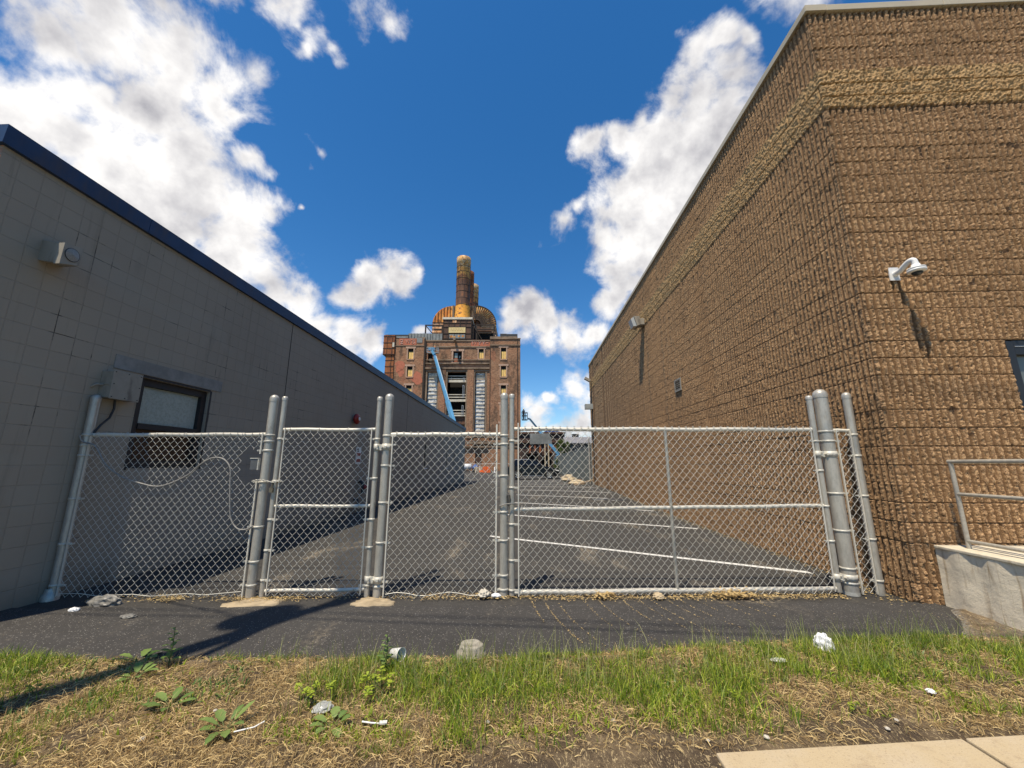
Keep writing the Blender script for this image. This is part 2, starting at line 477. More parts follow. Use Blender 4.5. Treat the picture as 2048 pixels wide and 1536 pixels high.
RUST_O = rust('rust_orange', (0.58, 0.20, 0.035), (0.78, 0.38, 0.09), (0.20, 0.075, 0.025))
YRUST = rust('rust_yellow_panel', (0.78, 0.36, 0.07), (0.90, 0.56, 0.24), (0.46, 0.15, 0.035), 1.2)
RUST_P = rust('rust_pink_sheet', (0.86, 0.55, 0.33), (0.74, 0.40, 0.17), (0.26, 0.10, 0.04))
RUST_D = rust('rust_dark', (0.085, 0.045, 0.03), (0.14, 0.07, 0.04), (0.05, 0.032, 0.026))
RUST_R = rust('rust_red_panel', (0.24, 0.075, 0.028), (0.34, 0.12, 0.035), (0.11, 0.04, 0.022))
M = Mat('stack_steel', (0.12, 0.06, 0.038), 0.7, 0.2)
sp = M.n('ShaderNodeSeparateXYZ'); M.L(M.pos, sp.inputs[0])
zz = M.math('ADD', sp.outputs[2], M.math('MULTIPLY', M.math('SUBTRACT', M.noise(0.45, 5, 0.7), 0.5), 7.0))
M.mix(M.ramp(M.noise(0.7, 6, 0.7, vec=M.vec((1, 1, 0.35))), 0.44, 0.62, 0, 0.85), (0.30, 0.115, 0.04))
M.mix(M.math('MULTIPLY', M.ramp(zz, 49.3, 50.6), M.ramp(M.noise(1.1, 6, 0.7), 0.36, 0.56)), (0.62, 0.33, 0.09))
M.mix(M.math('MULTIPLY', M.ramp(zz, 51.8, 53.0), M.ramp(M.noise(1.5, 6, 0.75), 0.46, 0.60)), (0.60, 0.48, 0.31))
M.mix(M.math('MULTIPLY', M.ramp(M.math('ADD', sp.outputs[2], M.math('MULTIPLY', M.noise(1, 4, 0.6), 0.8)), 42.9, 42.5), M.ramp(M.noise(1.2, 5, 0.7), 0.34, 0.46)), (0.78, 0.36, 0.05))
M.mix(M.ramp(M.noise(3.5, 6, 0.8), 0.60, 0.70, 0, 0.7), (0.045, 0.03, 0.022))
STACK = M.m
SEAM = simple('dark_seam', (0.035, 0.022, 0.016), 0.8)
CAPW = simple('white_flashing', (0.66, 0.60, 0.48), 0.7, var=0.25, scale=1)
YSIGN = simple('faded_yellow_sign', (0.74, 0.57, 0.27), 0.8, var=0.12, scale=2)
CORR = simple('grey_corrugated', (0.25, 0.265, 0.255), 0.6, 0.2, var=0.3, scale=1)
DARKBOX = simple('dark_roof_unit', (0.035, 0.036, 0.038), 0.7)
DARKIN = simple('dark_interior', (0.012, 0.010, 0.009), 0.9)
SLAB = simple('bare_floor_slab', (0.72, 0.66, 0.54), 0.85, var=0.35, scale=0.8)
M = Mat('plastic_sheeting', (0.78, 0.76, 0.72), 0.45)
M.mix(M.ramp(M.noise(0.9, 6, 0.7, vec=M.vec((1, 1, 1.6))), 0.40, 0.62), (0.16, 0.165, 0.17))
M.mix(M.ramp(M.noise(2.7, 5, 0.7), 0.60, 0.72, 0, 0.8), (0.70, 0.69, 0.66))
SHEET = M.m
SHEETTOP = simple('tan_sheeting', (0.66, 0.50, 0.33), 0.7, var=0.25, scale=1.5)
LIFTB = simple('lift_blue_paint', (0.12, 0.34, 0.56), 0.45, var=0.2, scale=1.2, dirt=(0.05, 0.16, 0.28))
LIFTD = simple('lift_dark_blue_paint', (0.03, 0.10, 0.17), 0.5)
LIFTW = simple('lift_basket_grey', (0.42, 0.46, 0.50), 0.5)
TYRE = simple('tyre_rubber', (0.02, 0.02, 0.02), 0.85)
HIVIS = simple('orange_vest', (0.85, 0.30, 0.10), 0.8)
SKIN = simple('skin', (0.46, 0.26, 0.18), 0.6)
CLOTHD = simple('dark_clothes', (0.03, 0.035, 0.045), 0.9)
HELM = simple('helmet_yellow', (0.80, 0.66, 0.35), 0.4)
CARP = Mat('black_car_paint', (0.004, 0.004, 0.005), 0.3, 0.0, 0.3).m
CARP.node_tree.nodes['Principled BSDF'].inputs['Coat Weight'].default_value = 0.15
CARG = Mat('car_glass', (0.006, 0.007, 0.008), 0.12, 0.0, 0.3).m
WSG = Mat('windscreen_glass', (0.10, 0.14, 0.15), 0.05, 0.0, 0.9).m
CHROME = Mat('chrome', (0.7, 0.7, 0.7), 0.2, 0.9).m
HEADL = Mat('headlamp_lens', (0.75, 0.75, 0.72), 0.1).m
BARR = simple('orange_plastic', (0.85, 0.16, 0.03), 0.6, var=0.15, scale=2)
TANKW = simple('white_tank', (0.62, 0.64, 0.66), 0.5, var=0.2, scale=1.5)
TARPB = simple('blue_tarp', (0.04, 0.10, 0.30), 0.6, var=0.3, scale=2)
PALM = simple('pallet_wood', (0.55, 0.43, 0.27), 0.85, var=0.3, scale=3)
SIDING = simple('grey_siding', (0.085, 0.078, 0.07), 0.85, var=0.25, scale=1)
SHING = simple('grey_shingles', (0.20, 0.195, 0.205), 0.9, var=0.2, scale=2)
BROWNB = simple('brown_shed_wall', (0.055, 0.032, 0.024), 0.9, var=0.5, scale=0.7, dirt=(0.14, 0.06, 0.035))
SLATG = simple('grey_green_slats', (0.145, 0.16, 0.145), 0.8, var=0.3, scale=1.6, dirt=(0.085, 0.095, 0.088))
ROCKM = simple('broken_concrete', (0.52, 0.42, 0.28), 0.95, var=0.35, scale=8, bump=0.6, bscale=18, bdist=0.03)
WOODP = simple('weathered_pole_wood', (0.16, 0.115, 0.08), 0.9, var=0.3, scale=5)
PLASTIC = Mat('white_plastic_film', (0.80, 0.80, 0.80), 0.35).m
PLASTIC.node_tree.nodes['Principled BSDF'].inputs['Transmission Weight'].default_value = 0.15
GREYBAG = simple('dusty_plastic_film', (0.20, 0.19, 0.17), 0.5, var=0.4, scale=20)


def leafmat(name, col, tip, rough=0.5):
    M = Mat(name, col, rough, 0, 0.4)
    M.mix(M.attr('tone'), tip)
    p = M.p
    p.inputs['Subsurface Weight'].default_value = 0.0
    tr = M.n('ShaderNodeBsdfTranslucent')
    M.L(M.col, tr.inputs[0])
    ms = M.n('ShaderNodeMixShader'); ms.inputs[0].default_value = 0.3
    out = M.nt.nodes['Material Output']
    M.L(p.outputs[0], ms.inputs[1]); M.L(tr.outputs[0], ms.inputs[2]); M.L(ms.outputs[0], out.inputs[0])
    return M.m


GRASS = leafmat('grass_blade', (0.065, 0.145, 0.010), (0.48, 0.54, 0.06))
SEED = leafmat('seed_stalk', (0.16, 0.21, 0.04), (0.52, 0.50, 0.22))
STRAW = leafmat('straw_blade', (0.27, 0.17, 0.065), (0.80, 0.61, 0.29), 0.7)
WEEDL = leafmat('dock_leaf', (0.085, 0.16, 0.035), (0.22, 0.30, 0.08), 0.45)
WEEDY = leafmat('yellow_green_leaf', (0.17, 0.26, 0.015), (0.40, 0.46, 0.05), 0.5)
BUSH = leafmat('bush_leaf', (0.045, 0.085, 0.018), (0.12, 0.15, 0.03), 0.6)
STEM = simple('plant_stem', (0.12, 0.14, 0.04), 0.7)


# ------------------------------------------------------------------ mesh helpers
CAMR = math.radians(2.4)


def camrot(p):
    c, s = math.cos(CAMR), math.sin(CAMR)
    return (p[0] * c - p[1] * s, p[0] * s + p[1] * c, p[2])


def origin_of(o):
    v = Vector((0, 0, 0))
    while o is not None:
        v += o.location
        o = o.parent
    return v


class MB:
    def __init__(self, turn=False):
        self.v, self.f, self.sm, self.turn, self.marks = [], [], [], turn, []

    def add(self, vs, fs, smooth=False):
        n = len(self.v)
        self.v += [tuple(p) for p in vs]
        for f in fs:
            self.f.append([i + n for i in f])
            self.sm.append(smooth)
        return self

    def box(self, x0, x1, y0, y1, z0, z1):
        self.marks.append((len(self.v), len(self.f)))
        if x0 > x1: x0, x1 = x1, x0
        if y0 > y1: y0, y1 = y1, y0
        if z0 > z1: z0, z1 = z1, z0
        v = [(x0, y0, z0), (x1, y0, z0), (x1, y1, z0), (x0, y1, z0), (x0, y0, z1), (x1, y0, z1), (x1, y1, z1), (x0, y1, z1)]
        return self.add(v, [(0, 3, 2, 1), (4, 5, 6, 7), (0, 1, 5, 4), (1, 2, 6, 5), (2, 3, 7, 6), (3, 0, 4, 7)])

    def obox(self, c, ax, ay, az):
        self.marks.append((len(self.v), len(self.f)))
        c, ax, ay, az = map(Vector, (c, ax, ay, az))
        v = [c + sx * ax + sy * ay + s_ * az for s_ in (-1, 1) for sy in (-1, 1) for sx in (-1, 1)]
        return self.add(v, [(0, 2, 3, 1), (4, 5, 7, 6), (0, 1, 5, 4), (1, 3, 7, 5), (3, 2, 6, 7), (2, 0, 4, 6)])

    def tube(self, pts, r, n=12, caps=True, smooth=True):
        self.marks.append((len(self.v), len(self.f)))
        pts = [Vector(p) for p in pts]
        if isinstance(r, (int, float)):
            r = [r] * len(pts)
        vs, fs = [], []
        up = None
        for i, p in enumerate(pts):
            t = (pts[min(i + 1, len(pts) - 1)] - pts[max(i - 1, 0)]).normalized()
            if up is None:
                up = Vector((0, 0, 1)) if abs(t.z) < 0.9 else Vector((1, 0, 0))
            s_ = t.cross(up).normalized()
            u = s_.cross(t).normalized()
            up = u
            for k in range(n):
                a = 2 * math.pi * k / n
                vs.append(p + (s_ * math.cos(a) + u * math.sin(a)) * r[i])
        for i in range(len(pts) - 1):
            for k in range(n):
                a, b = i * n + k, i * n + (k + 1) % n
                fs.append((a, b, b + n, a + n))
        self.add(vs, fs, smooth)
        if caps:
            self.add([vs[k] for k in range(n)], [tuple(range(n))])
            m = (len(pts) - 1) * n
            self.add([vs[m + k] for k in range(n)], [tuple(reversed(range(n)))])
        return self

    def lathe(self, c, prof, n=24, smooth=True):
        self.marks.append((len(self.v), len(self.f)))
        vs, fs = [], []
        for (r, z) in prof:
            for k in range(n):
                a = 2 * math.pi * k / n
                vs.append((c[0] + r * math.cos(a), c[1] + r * math.sin(a), c[2] + z))
        for i in range(len(prof) - 1):
            for k in range(n):
                a, b = i * n + k, i * n + (k + 1) % n
                fs.append((a, b, b + n, a + n))
        return self.add(vs, fs, smooth)

    def prism(self, poly, axis, a, b):
        """poly in the two other axes (cyclic order), extruded along axis from a to b"""
        self.marks.append((len(self.v), len(self.f)))
        def mk(p, t):
            return {'x': (t, p[0], p[1]), 'y': (p[0], t, p[1]), 'z': (p[0], p[1], t)}[axis]
        n = len(poly)
        vs = [mk(p, a) for p in poly] + [mk(p, b) for p in poly]
        fs = [tuple(range(n)), tuple(reversed(range(n, 2 * n)))]
        fs += [(i, i + n, (i + 1) % n + n, (i + 1) % n) for i in range(n)]
        return self.add(vs, fs)

    def wall(self, axis, pos, inward, u0, u1, z0, z1, holes, depth):
        """plane wall with openings and their reveals. axis 'x' or 'y' is the normal."""
        def P(u, z, d=0.0):
            q = pos + inward * d
            return (q, u, z) if axis == 'x' else (u, q, z)
        us = sorted({u0, u1, *[h[0] for h in holes], *[h[1] for h in holes]})
        zs = sorted({z0, z1, *[h[2] for h in holes], *[h[3] for h in holes]})
        for i in range(len(us) - 1):
            for j in range(len(zs) - 1):
                um, zm = (us[i] + us[i + 1]) / 2, (zs[j] + zs[j + 1]) / 2
                if any(h[0] < um < h[1] and h[2] < zm < h[3] for h in holes):
                    continue
                self.add([P(us[i], zs[j]), P(us[i + 1], zs[j]), P(us[i + 1], zs[j + 1]), P(us[i], zs[j + 1])], [(0, 1, 2, 3)])
        for h in holes:
            a, b, c, d = h
            for (p, q) in (((a, c), (b, c)), ((b, c), (b, d)), ((b, d), (a, d)), ((a, d), (a, c))):
                self.add([P(*p), P(*q), P(*q, depth), P(*p, depth)], [(0, 1, 2, 3)])
        return self

    def build(self, name, mat, parent=None, attrs=None, kind=None):
        vs = [camrot(p) for p in self.v] if self.turn else self.v
        me = bpy.data.meshes.new(name)
        og = origin_of(parent) if parent is not None else Vector((0, 0, 0))
        me.from_pydata([(p[0] - og.x, p[1] - og.y, p[2] - og.z) for p in vs], [], self.f)
        me.polygons.foreach_set('use_smooth', self.sm)
        if isinstance(mat, bpy.types.Material):
            me.materials.append(mat)
        else:
            for m_ in mat:
                me.materials.append(m_)
        me.update()
        o = bpy.data.objects.new(name, me)
        sc.collection.objects.link(o)
        if parent is not None:
            o.parent = parent
        if kind:
            o['kind'] = kind
        return o

    def each(self, name, mat, parent=None):
        """one object for every piece"""
        mk = self.marks + [(len(self.v), len(self.f))]
        out = []
        for (a, fa), (b, fb) in zip(mk[:-1], mk[1:]):
            m = MB(self.turn)
            m.v = self.v[a:b]
            m.f = [[i - a for i in f] for f in self.f[fa:fb]]
            m.sm = self.sm[fa:fb]
            out.append(m.build(name, mat, parent))
        return out


def tag(o, label, cat, group=None):
    o['label'] = label
    o['category'] = cat
    if group:
        o['group'] = group
    return o


def thing(name, loc, label, cat, group=None, turn=False):
    o = bpy.data.objects.new(name, None)
    o.empty_display_size = 0.2
    sc.collection.objects.link(o)
    o.location = camrot(loc) if turn else loc
    return tag(o, label, cat, group)


def bevel(o, w, seg=2):
    m = o.modifiers.new('bevel', 'BEVEL')
    m.width = w
    m.segments = seg
    m.limit_method = 'ANGLE'
    m.angle_limit = math.radians(40)
    return o


def raw_mesh(name, verts, faces, mat, attrs=None, smooth=False, parent=None):
    """faces: (n, k) int array, all with k corners"""
    me = bpy.data.meshes.new(name)
    nv, nf, k = len(verts), len(faces), faces.shape[1]
    me.vertices.add(nv)
    me.vertices.foreach_set('co', np.asarray(verts, np.float32).ravel())
    me.loops.add(nf * k)
    me.loops.foreach_set('vertex_index', faces.astype(np.int32).ravel())
    me.polygons.add(nf)
    me.polygons.foreach_set('loop_start', np.arange(0, nf * k, k, dtype=np.int32))
    me.polygons.foreach_set('loop_total', np.full(nf, k, np.int32))
    me.polygons.foreach_set('use_smooth', np.full(nf, smooth))
    for nm, arr in (attrs or {}).items():
        at = me.attributes.new(nm, 'FLOAT', 'POINT')
        at.data.foreach_set('value', np.asarray(arr, np.float32))
    me.materials.append(mat)
    me.update(calc_edges=True)
    o = bpy.data.objects.new(name, me)
    sc.collection.objects.link(o)
    if parent is not None:
        o.parent = parent
        o.location = -origin_of(parent)
    return o


def vnoise(x, y, seed=0):
    """value noise on arrays, 0..1"""
    rs = np.random.RandomState(seed)
    T = rs.rand(256, 256)
    xi, yi = np.floor(x).astype(int), np.floor(y).astype(int)
    fx, fy = x - xi, y - yi
    fx, fy = fx * fx * (3 - 2 * fx), fy * fy * (3 - 2 * fy)
    a, b = T[xi % 256, yi % 256], T[(xi + 1) % 256, yi % 256]
    c, d = T[xi % 256, (yi + 1) % 256], T[(xi + 1) % 256, (yi + 1) % 256]
    return (a * (1 - fx) + b * fx) * (1 - fy) + (c * (1 - fx) + d * fx) * fy


def sst(t):
    t = np.clip(t, 0, 1)
    return t * t * (3 - 2 * t)


def gz(x, y):
    return float(0.2 * sst((y - 9) / 16) * min(max((x + 4) / 7, 0), 1))


# ------------------------------------------------------------------ ground
def grid_sheet(name, xs, ys, zf, mat, kind='structure', attrs=None):
    X, Y = np.meshgrid(xs, ys, indexing='ij')
    Z = zf(X, Y)
    n, m = X.shape
    V = np.stack([X, Y, Z], -1).reshape(-1, 3)
    i = np.arange(n - 1)[:, None] * m + np.arange(m - 1)[None, :]
    F = np.stack([i, i + m, i + m + 1, i + 1], -1).reshape(-1, 4)
    A = {k: f(X, Y).ravel() for k, f in (attrs or {}).items()}
    o = raw_mesh(name, V, F, mat, A, smooth=True)
    o['kind'] = kind
    return o


def GZ(X, Y):
    return 0.2 * sst((Y - 9) / 16) * np.clip((X + 4) / 7, 0, 1)


gx = np.concatenate([np.linspace(-1200, -40, 20)[:-1], np.linspace(-40, 40, 81), np.linspace(40, 1200, 20)[1:]])
gy = np.concatenate([np.linspace(-600, -10, 10)[:-1], np.linspace(-10, 60, 71), np.linspace(60, 2200, 40)[1:]])
grid_sheet('ground', gx, gy, lambda X, Y: GZ(X, Y) - 0.03, FAR)


# asphalt lot behind the fence
def lot_z(X, Y):
    return GZ(X, Y) + 0.004 + 0.006 * (vnoise(X * 0.8 + 40, Y * 0.8, 3) - 0.5)


grid_sheet('parking_lot_asphalt', np.linspace(-32, 34, 133), np.concatenate([np.linspace(4.0, 30, 150), np.linspace(30, 140, 60)[1:]]), lot_z, A_LOT)

# the apron in front of the fence, with a crumbling edge towards the verge
EX = [-12, -5.5, -4.14, -2.38, -0.63, 0.4, 1.42, 2.76, 3.4, 3.76, 4.1, 4.4, 12]
EY = [3.15, 3.2, 3.25, 3.32, 3.43, 3.52, 3.69, 3.87, 3.93, 4.0, 4.3, 4.7, 4.8]


def edge(x):
    return np.interp(x, EX, EY)


xs = np.linspace(-5.43, 4.38, 500)
t = np.linspace(0, 1, 24)
X = np.repeat(xs[:, None], 24, 1)
E0 = edge(xs) + 0.035 * (vnoise(xs * 3.1, xs * 0, 7) - 0.5) + 0.03 * (vnoise(xs * 13, xs * 0, 8) - 0.5) - 0.01
top = 4.62 + 0.06 * xs + 0.03 * (vnoise(xs * 6, xs * 0 + 5, 9) - 0.5)
Y = E0[:, None] * (1 - t) + np.maximum(top, E0 + 0.02)[:, None] * t
Z = 0.022 + 0.008 * (vnoise(X * 2, Y * 2, 11) - 0.5) + 0 * X
Z[:, 0] = -0.01
Z[:, -1] = 0.0
V = np.stack([X, Y, Z], -1).reshape(-1, 3)
i = np.arange(499)[:, None] * 24 + np.arange(23)[None, :]
F = np.stack([i, i + 24, i + 25, i + 1], -1).reshape(-1, 4)
raw_mesh('apron_asphalt', V, F, A_APR, smooth=True)['kind'] = 'structure'

# parking stripes
for i_, (x0, y0, x1, y1) in enumerate([(-0.83, 8.69, 3.94, 6.07), (-0.69, 12.2, 3.96, 9.85), (-0.6, 15.7, 3.95, 13.1), (-0.6, 19.1, 3.95, 16.45),
                                       (-0.65, 22.3, 3.95, 19.5), (-0.7, 25.6, 3.8, 22.6), (-0.8, 28.9, 3.6, 25.9), (-0.9, 32.2, 3.5, 29.3), (-0.9, 35.4, 3.4, 32.6)]):
    mb = MB()
    n_ = 24
    vs = []
    for k in range(n_ + 1):
        f_ = k / n_
        x, y = x0 + (x1 - x0) * f_, y0 + (y1 - y0) * f_
        vs += [(x, y - 0.065, float(lot_z(np.array(x), np.array(y - .065))) + 0.004), (x, y + 0.065, float(lot_z(np.array(x), np.array(y + .065))) + 0.004)]
    mb.add(vs, [(2 * k, 2 * k + 2, 2 * k + 3, 2 * k + 1) for k in range(n_)])
    o = mb.build('parking_line', STRIPE, kind='structure')
mb = MB()
mb.add([(-3.3, 33.6, 0.03), (-0.6, 38.8, 0.09), (-0.45, 38.75, 0.09), (-3.1, 33.5, 0.03)], [(0, 3, 2, 1)])
mb.build('parking_line', STRIPE, kind='structure')


# the verge
def verge_z(X, Y):
    e_ = edge(X)
    r = sst((e_ + 0.06 - Y) / 0.18)
    z = 0.028 + 0.03 * (vnoise(X * 2.3, Y * 2.3, 21) - 0.5) + 0.022 * (vnoise(X * 8, Y * 8, 22) - 0.5) + 0.012 * (vnoise(X * 26, Y * 26, 23) - 0.5)
    z = z * r + (1 - r) * -0.03
    dirt = (X > 3.2) & (Y > 3.6)
    z = np.where(dirt, np.maximum(z, -0.004 + 0.02 * (vnoise(X * 14, Y * 14, 24) - 0.3)), z)
    return z


def gravel(X, Y):
    e_ = edge(X)
    return np.clip(sst((Y - e_ + 0.16) / 0.12) + 0.5 * ((X > 3.6) & (Y > 3.5)) * vnoise(X * 5, Y * 5, 25), 0, 1)


grid_sheet('verge_ground', np.linspace(-7.0, 8.0, 620), np.linspace(1.2, 4.9, 190), verge_z, SOIL, attrs={'gravel': gravel})
# sidewalk slabs: far edge runs slightly away to the right
for k, (x0, x1) in enumerate([(0.95, 2.33), (2.35, 3.9), (3.92, 5.5)]):
    mb = MB()
    yl, yr = 2.28 + 0.118 * x0, 2.28 + 0.118 * x1
    mb.prism([(x0, yl), (x0, yl - 1.5), (x1, yr - 1.5), (x1, yr)], 'z', -0.05, 0.045 + 0.002 * (k % 2))
    bevel(mb.build('sidewalk_slab', WALK, kind='structure'), 0.008)

# ------------------------------------------------------------------ left building: painted block
LX = -5.43
lb = thing('block_building', (-12, 18, 0), 'long low grey painted block building with a blue roof edge on the left', 'building')


def roof_l(y):
    return 4.76 - 0.0140 * (y - 3.3)


holes = [(5.16, 6.34, 1.44, 2.70), (20.45, 20.95, 1.30, 2.58), (25.95, 26.35, 1.25, 2.40), (28.6, 29.0, 1.25, 2.38)]
mb = MB()
mb.wall('x', LX, -1, 3.25, 33.5, -0.2, 4.25, holes, 0.16)
mb.add([(LX, 3.25, 4.25), (LX, 33.5, 4.25), (LX, 33.5, roof_l(33.5)), (LX, 3.25, roof_l(3.25))], [(0, 1, 2, 3)])
mb.add([(LX, 33.5, -0.2), (-22, 33.5, -0.2), (-22, 33.5, roof_l(33.5)), (LX, 33.5, roof_l(33.5))], [(0, 1, 2, 3)])
mb.build('side_wall', BLOCK, lb)
mb = MB()
mb.add([(LX + 0.002, 3.25, -0.2), (LX + 0.002, 3.25, 4.77), (-22, 3.25, 4.77), (-22, 3.25, -0.2)], [(0, 1, 2, 3)])
mb.add([(-22, 3.25, -0.2), (-22, 3.25, 4.77), (-22, 33.5, 4.4), (-22, 33.5, -0.2)], [(0, 1, 2, 3)])
mb.build('front_wall', PINK, lb)
mb = MB()
mb.add([(-22, 3.3, 4.80), (LX - .02, 3.3, 4.80), (LX - .02, 33.4, 4.40), (-22, 33.4, 4.40)], [(0, 1, 2, 3)])
mb.build('roof', ROOFM, lb)
y0 = 3.2
for k, y1 in enumerate([4.78, 9.4, 14.0, 18.6, 23.2, 28.4, 33.6]):      # fascia in lapped lengths
    mb = MB()
    g = 0.002 * (k % 2)
    pr = lambda y: [(LX - 0.3, y, roof_l(y) - 0.01), (LX + 0.05 + g, y, roof_l(y) - 0.01), (LX + 0.065 + g, y, roof_l(y) + 0.20), (LX - 0.3, y, roof_l(y) + 0.20)]
    mb.add(pr(y0 + 0.004) + pr(y1), [(0, 1, 5, 4), (1, 2, 6, 5), (2, 3, 7, 6), (3, 0, 4, 7), (0, 3, 2, 1), (4, 5, 6, 7)])
    if k == 0:
        mb.box(-22, LX - 0.301, 3.2, 3.5, 4.75, 4.96)
    fs_ = mb.build('roof_fascia', BLUE, lb)
    y0 = y1
# window with a boarded upper sash
w = MB()
w.box(LX - 0.15, LX - 0.05, 5.165, 5.245, 1.445, 2.695).box(LX - 0.15, LX - 0.05, 6.24, 6.335, 1.445, 2.695)
w.box(LX - 0.15, LX - 0.05, 5.247, 6.238, 2.60, 2.695).box(LX - 0.15, LX - 0.05, 5.247, 6.238, 1.445, 1.55).box(LX - 0.15, LX - 0.04, 5.247, 6.238, 1.985, 2.06)
w.box(LX - 0.03, LX + 0.004, 5.13, 5.158, 1.42, 2.72).box(LX - 0.03, LX + 0.004, 6.342, 6.375, 1.42, 2.72).box(LX - 0.03, LX + 0.004, 5.158, 6.342, 2.703, 2.735)
wf = w.build('window', BLACKM, lb)
MB().box(LX - 0.14, LX - 0.105, 5.25, 6.235, 2.062, 2.598).box(LX - 0.104, LX - 0.09, 5.26, 6.10, 2.07, 2.57).build('board', BOARD, wf)
MB().box(LX - 0.13, LX - 0.11, 5.25, 6.235, 1.552, 1.984).build('pane', LOWP, wf)
mb = MB().box(LX - 0.05, LX + 0.012, 4.74, 6.56, 2.74, 2.925)
mb.build('lintel', LINTEL, lb)
for (a, b, c, d) in holes[1:]:
    wf = MB().box(LX - 0.15, LX - 0.08, a + .003, a + 0.05, c, d).box(LX - 0.15, LX - 0.08, b - 0.05, b - .003, c, d).box(LX - 0.15, LX - 0.08, a + .052, b - .052, d - 0.06, d - .003).box(LX - 0.15, LX - 0.08, a + .052, b - .052, c + .003, c + 0.05).build('window', BLACKM, lb)
    MB().box(LX - 0.13, LX - 0.12, a + .05, b - .05, c + .05, d - .06).build('pane', GLASSD, wf)
    MB().box(LX - 0.10, LX + 0.05, a, b, c - 0.055, c - 0.003).build('sill', WHITE, wf)
for yy in (8.35, 17.2):                                                 # expansion joints
    MB().box(LX, LX + 0.004, yy, yy + 0.018, 0, roof_l(yy) - 0.012).build('expansion_joint', SEAM, lb)

# floodlight box high on the wall
t_ = thing('wall_light', (LX, 3.8, 3.8), 'square grey box light with a round lens high on the left block wall', 'light')
o = MB().prism([(3.665, 3.63), (3.84, 3.69), (3.85, 3.91), (3.67, 3.88)], 'x', -5.06, -5.13).build('front_face', UTIL, t_)
mb = MB()
fr = [(-5.10, 3.665, 3.635), (-5.10, 3.85, 3.69), (-5.10, 3.86, 3.91), (-5.10, 3.67, 3.875)]
bk = [(LX, 3.74, 3.72), (LX, 3.98, 3.76), (LX, 3.98, 4.0), (LX, 3.74, 3.97)]
mb.add(fr + bk, [(0, 1, 2, 3), (0, 4, 5, 1), (1, 5, 6, 2), (2, 6, 7, 3), (3, 7, 4, 0)])
bevel(mb.build('housing', UTIL, t_), 0.006)
vs = [(-5.052, 3.757 + 0.066 * math.cos(k * math.pi / 12), 3.778 + 0.072 * math.sin(k * math.pi / 12)) for k in range(24)]
MB().add(vs + [(-5.042, 3.757, 3.778)], [(k, (k + 1) % 24, 24) for k in range(24)]).build('lens', LENS, t_)
MB().tube([(-5.055, 3.757 + 0.068 * math.cos(k * math.pi / 12), 3.778 + 0.074 * math.sin(k * math.pi / 12)) for k in range(25)], 0.004, 6).build('lens_ring', BLACKM, t_)

# junction box beside the window
t_ = thing('junction_box', (LX, 4.8, 2.5), 'grey metal junction box beside the window with a cable below it', 'electrical box')
bevel(MB().box(LX, -5.27, 4.62, 4.98, 2.32, 2.67).build('housing', UTIL, t_), 0.008)
bevel(MB().box(-5.268, -5.255, 4.61, 4.99, 2.31, 2.68).build('cover', UTIL, t_), 0.004)
mb = MB()
for (y, z) in [(4.635, 2.655), (4.80, 2.655), (4.965, 2.655), (4.635, 2.335), (4.80, 2.335), (4.965, 2.335), (4.965, 2.5), (4.635, 2.5)]:
    mb.tube([(-5.256, y, z), (-5.248, y, z)], 0.006, 8)
mb.each('screw', BLACKM, t_)
MB().tube([(LX + 0.05, 4.62, 2.48), (LX + 0.05, 4.55, 2.48), (LX + 0.02, 4.53, 2.45), (LX, 4.53, 2.44)], 0.012, 8).tube([(-5.272, 4.615, 2.475), (-5.30, 4.615, 2.49), (-5.41, 4.615, 2.49)], 0.005, 6).build('conduit_elbow', UTIL, t_)
t_ = tag(MB().tube([(-5.38, 4.80, 2.33), (-5.38, 4.81, 2.2), (-5.37, 4.77, 2.08), (-5.34, 4.66, 1.98), (-5.30, 4.58, 1.90), (-5.33, 4.57, 1.83)], 0.013, 8).build('wall_cable', BLKCAB),
         'dark cable hanging from the junction box down to the fence top', 'cable')

# alarm bell, sign, hose connection
t_ = thing('alarm_bell', (LX, 11.88, 2.87), 'round red alarm bell with a white centre on the left wall', 'bell')
mb = MB()
prof = [(0.03, 0.0), (0.05, 0.055), (0.15, 0.065), (0.165, 0.10), (0.15, 0.15), (0.09, 0.185), (0.0, 0.19)]
vs, fs = [], []
for (r, d) in prof:
    for k in range(24):
        a = k * math.pi / 12
        vs.append((LX + d, 11.88 + r * math.cos(a), 2.87 + r * math.sin(a)))
for i in range(len(prof) - 1):
    for k in range(24):
        fs.append((i * 24 + k, i * 24 + (k + 1) % 24, (i + 1) * 24 + (k + 1) % 24, (i + 1) * 24 + k))
mb.add(vs, fs, True)
mb.build('gong', RED, t_)
MB().tube([(LX + 0.186, 11.88, 2.87), (LX + 0.20, 11.88, 2.87)], 0.055, 20).build('centre_label', WHITE, t_)
t_ = thing('wall_sign', (LX, 12.4, 1.75), 'small white notice with red blocks on the left wall below the bell', 'sign')
MB().box(LX + .002, LX + 0.012, 12.25, 12.60, 1.50, 2.02).build('plate', WHITE, t_)
MB().box(LX + 0.013, LX + 0.015, 12.28, 12.57, 1.74, 1.84).box(LX + 0.013, LX + 0.015, 12.28, 12.57, 1.56, 1.66).build('red_block', simple('faded_red_print', (0.36, 0.09, 0.07), 0.7), t_)
MB().box(LX + 0.013, LX + 0.015, 12.30, 12.42, 1.88, 1.98).build('black_mark', BLACKM, t_)
t_ = thing('hose_connection', (LX, 12.6, 0.75), 'red capped fire hose connection low on the left wall', 'pipe fitting')
MB().tube([(LX, 12.55, 0.95), (LX + 0.10, 12.55, 0.95), (LX + 0.16, 12.55, 0.88), (LX + 0.17, 12.55, 0.6)], 0.045, 12).build('pipe', BLACKM, t_)
MB().tube([(LX + 0.16, 12.60, 0.80), (LX + 0.28, 12.66, 0.76)], 0.07, 14).build('cap', RED, t_)
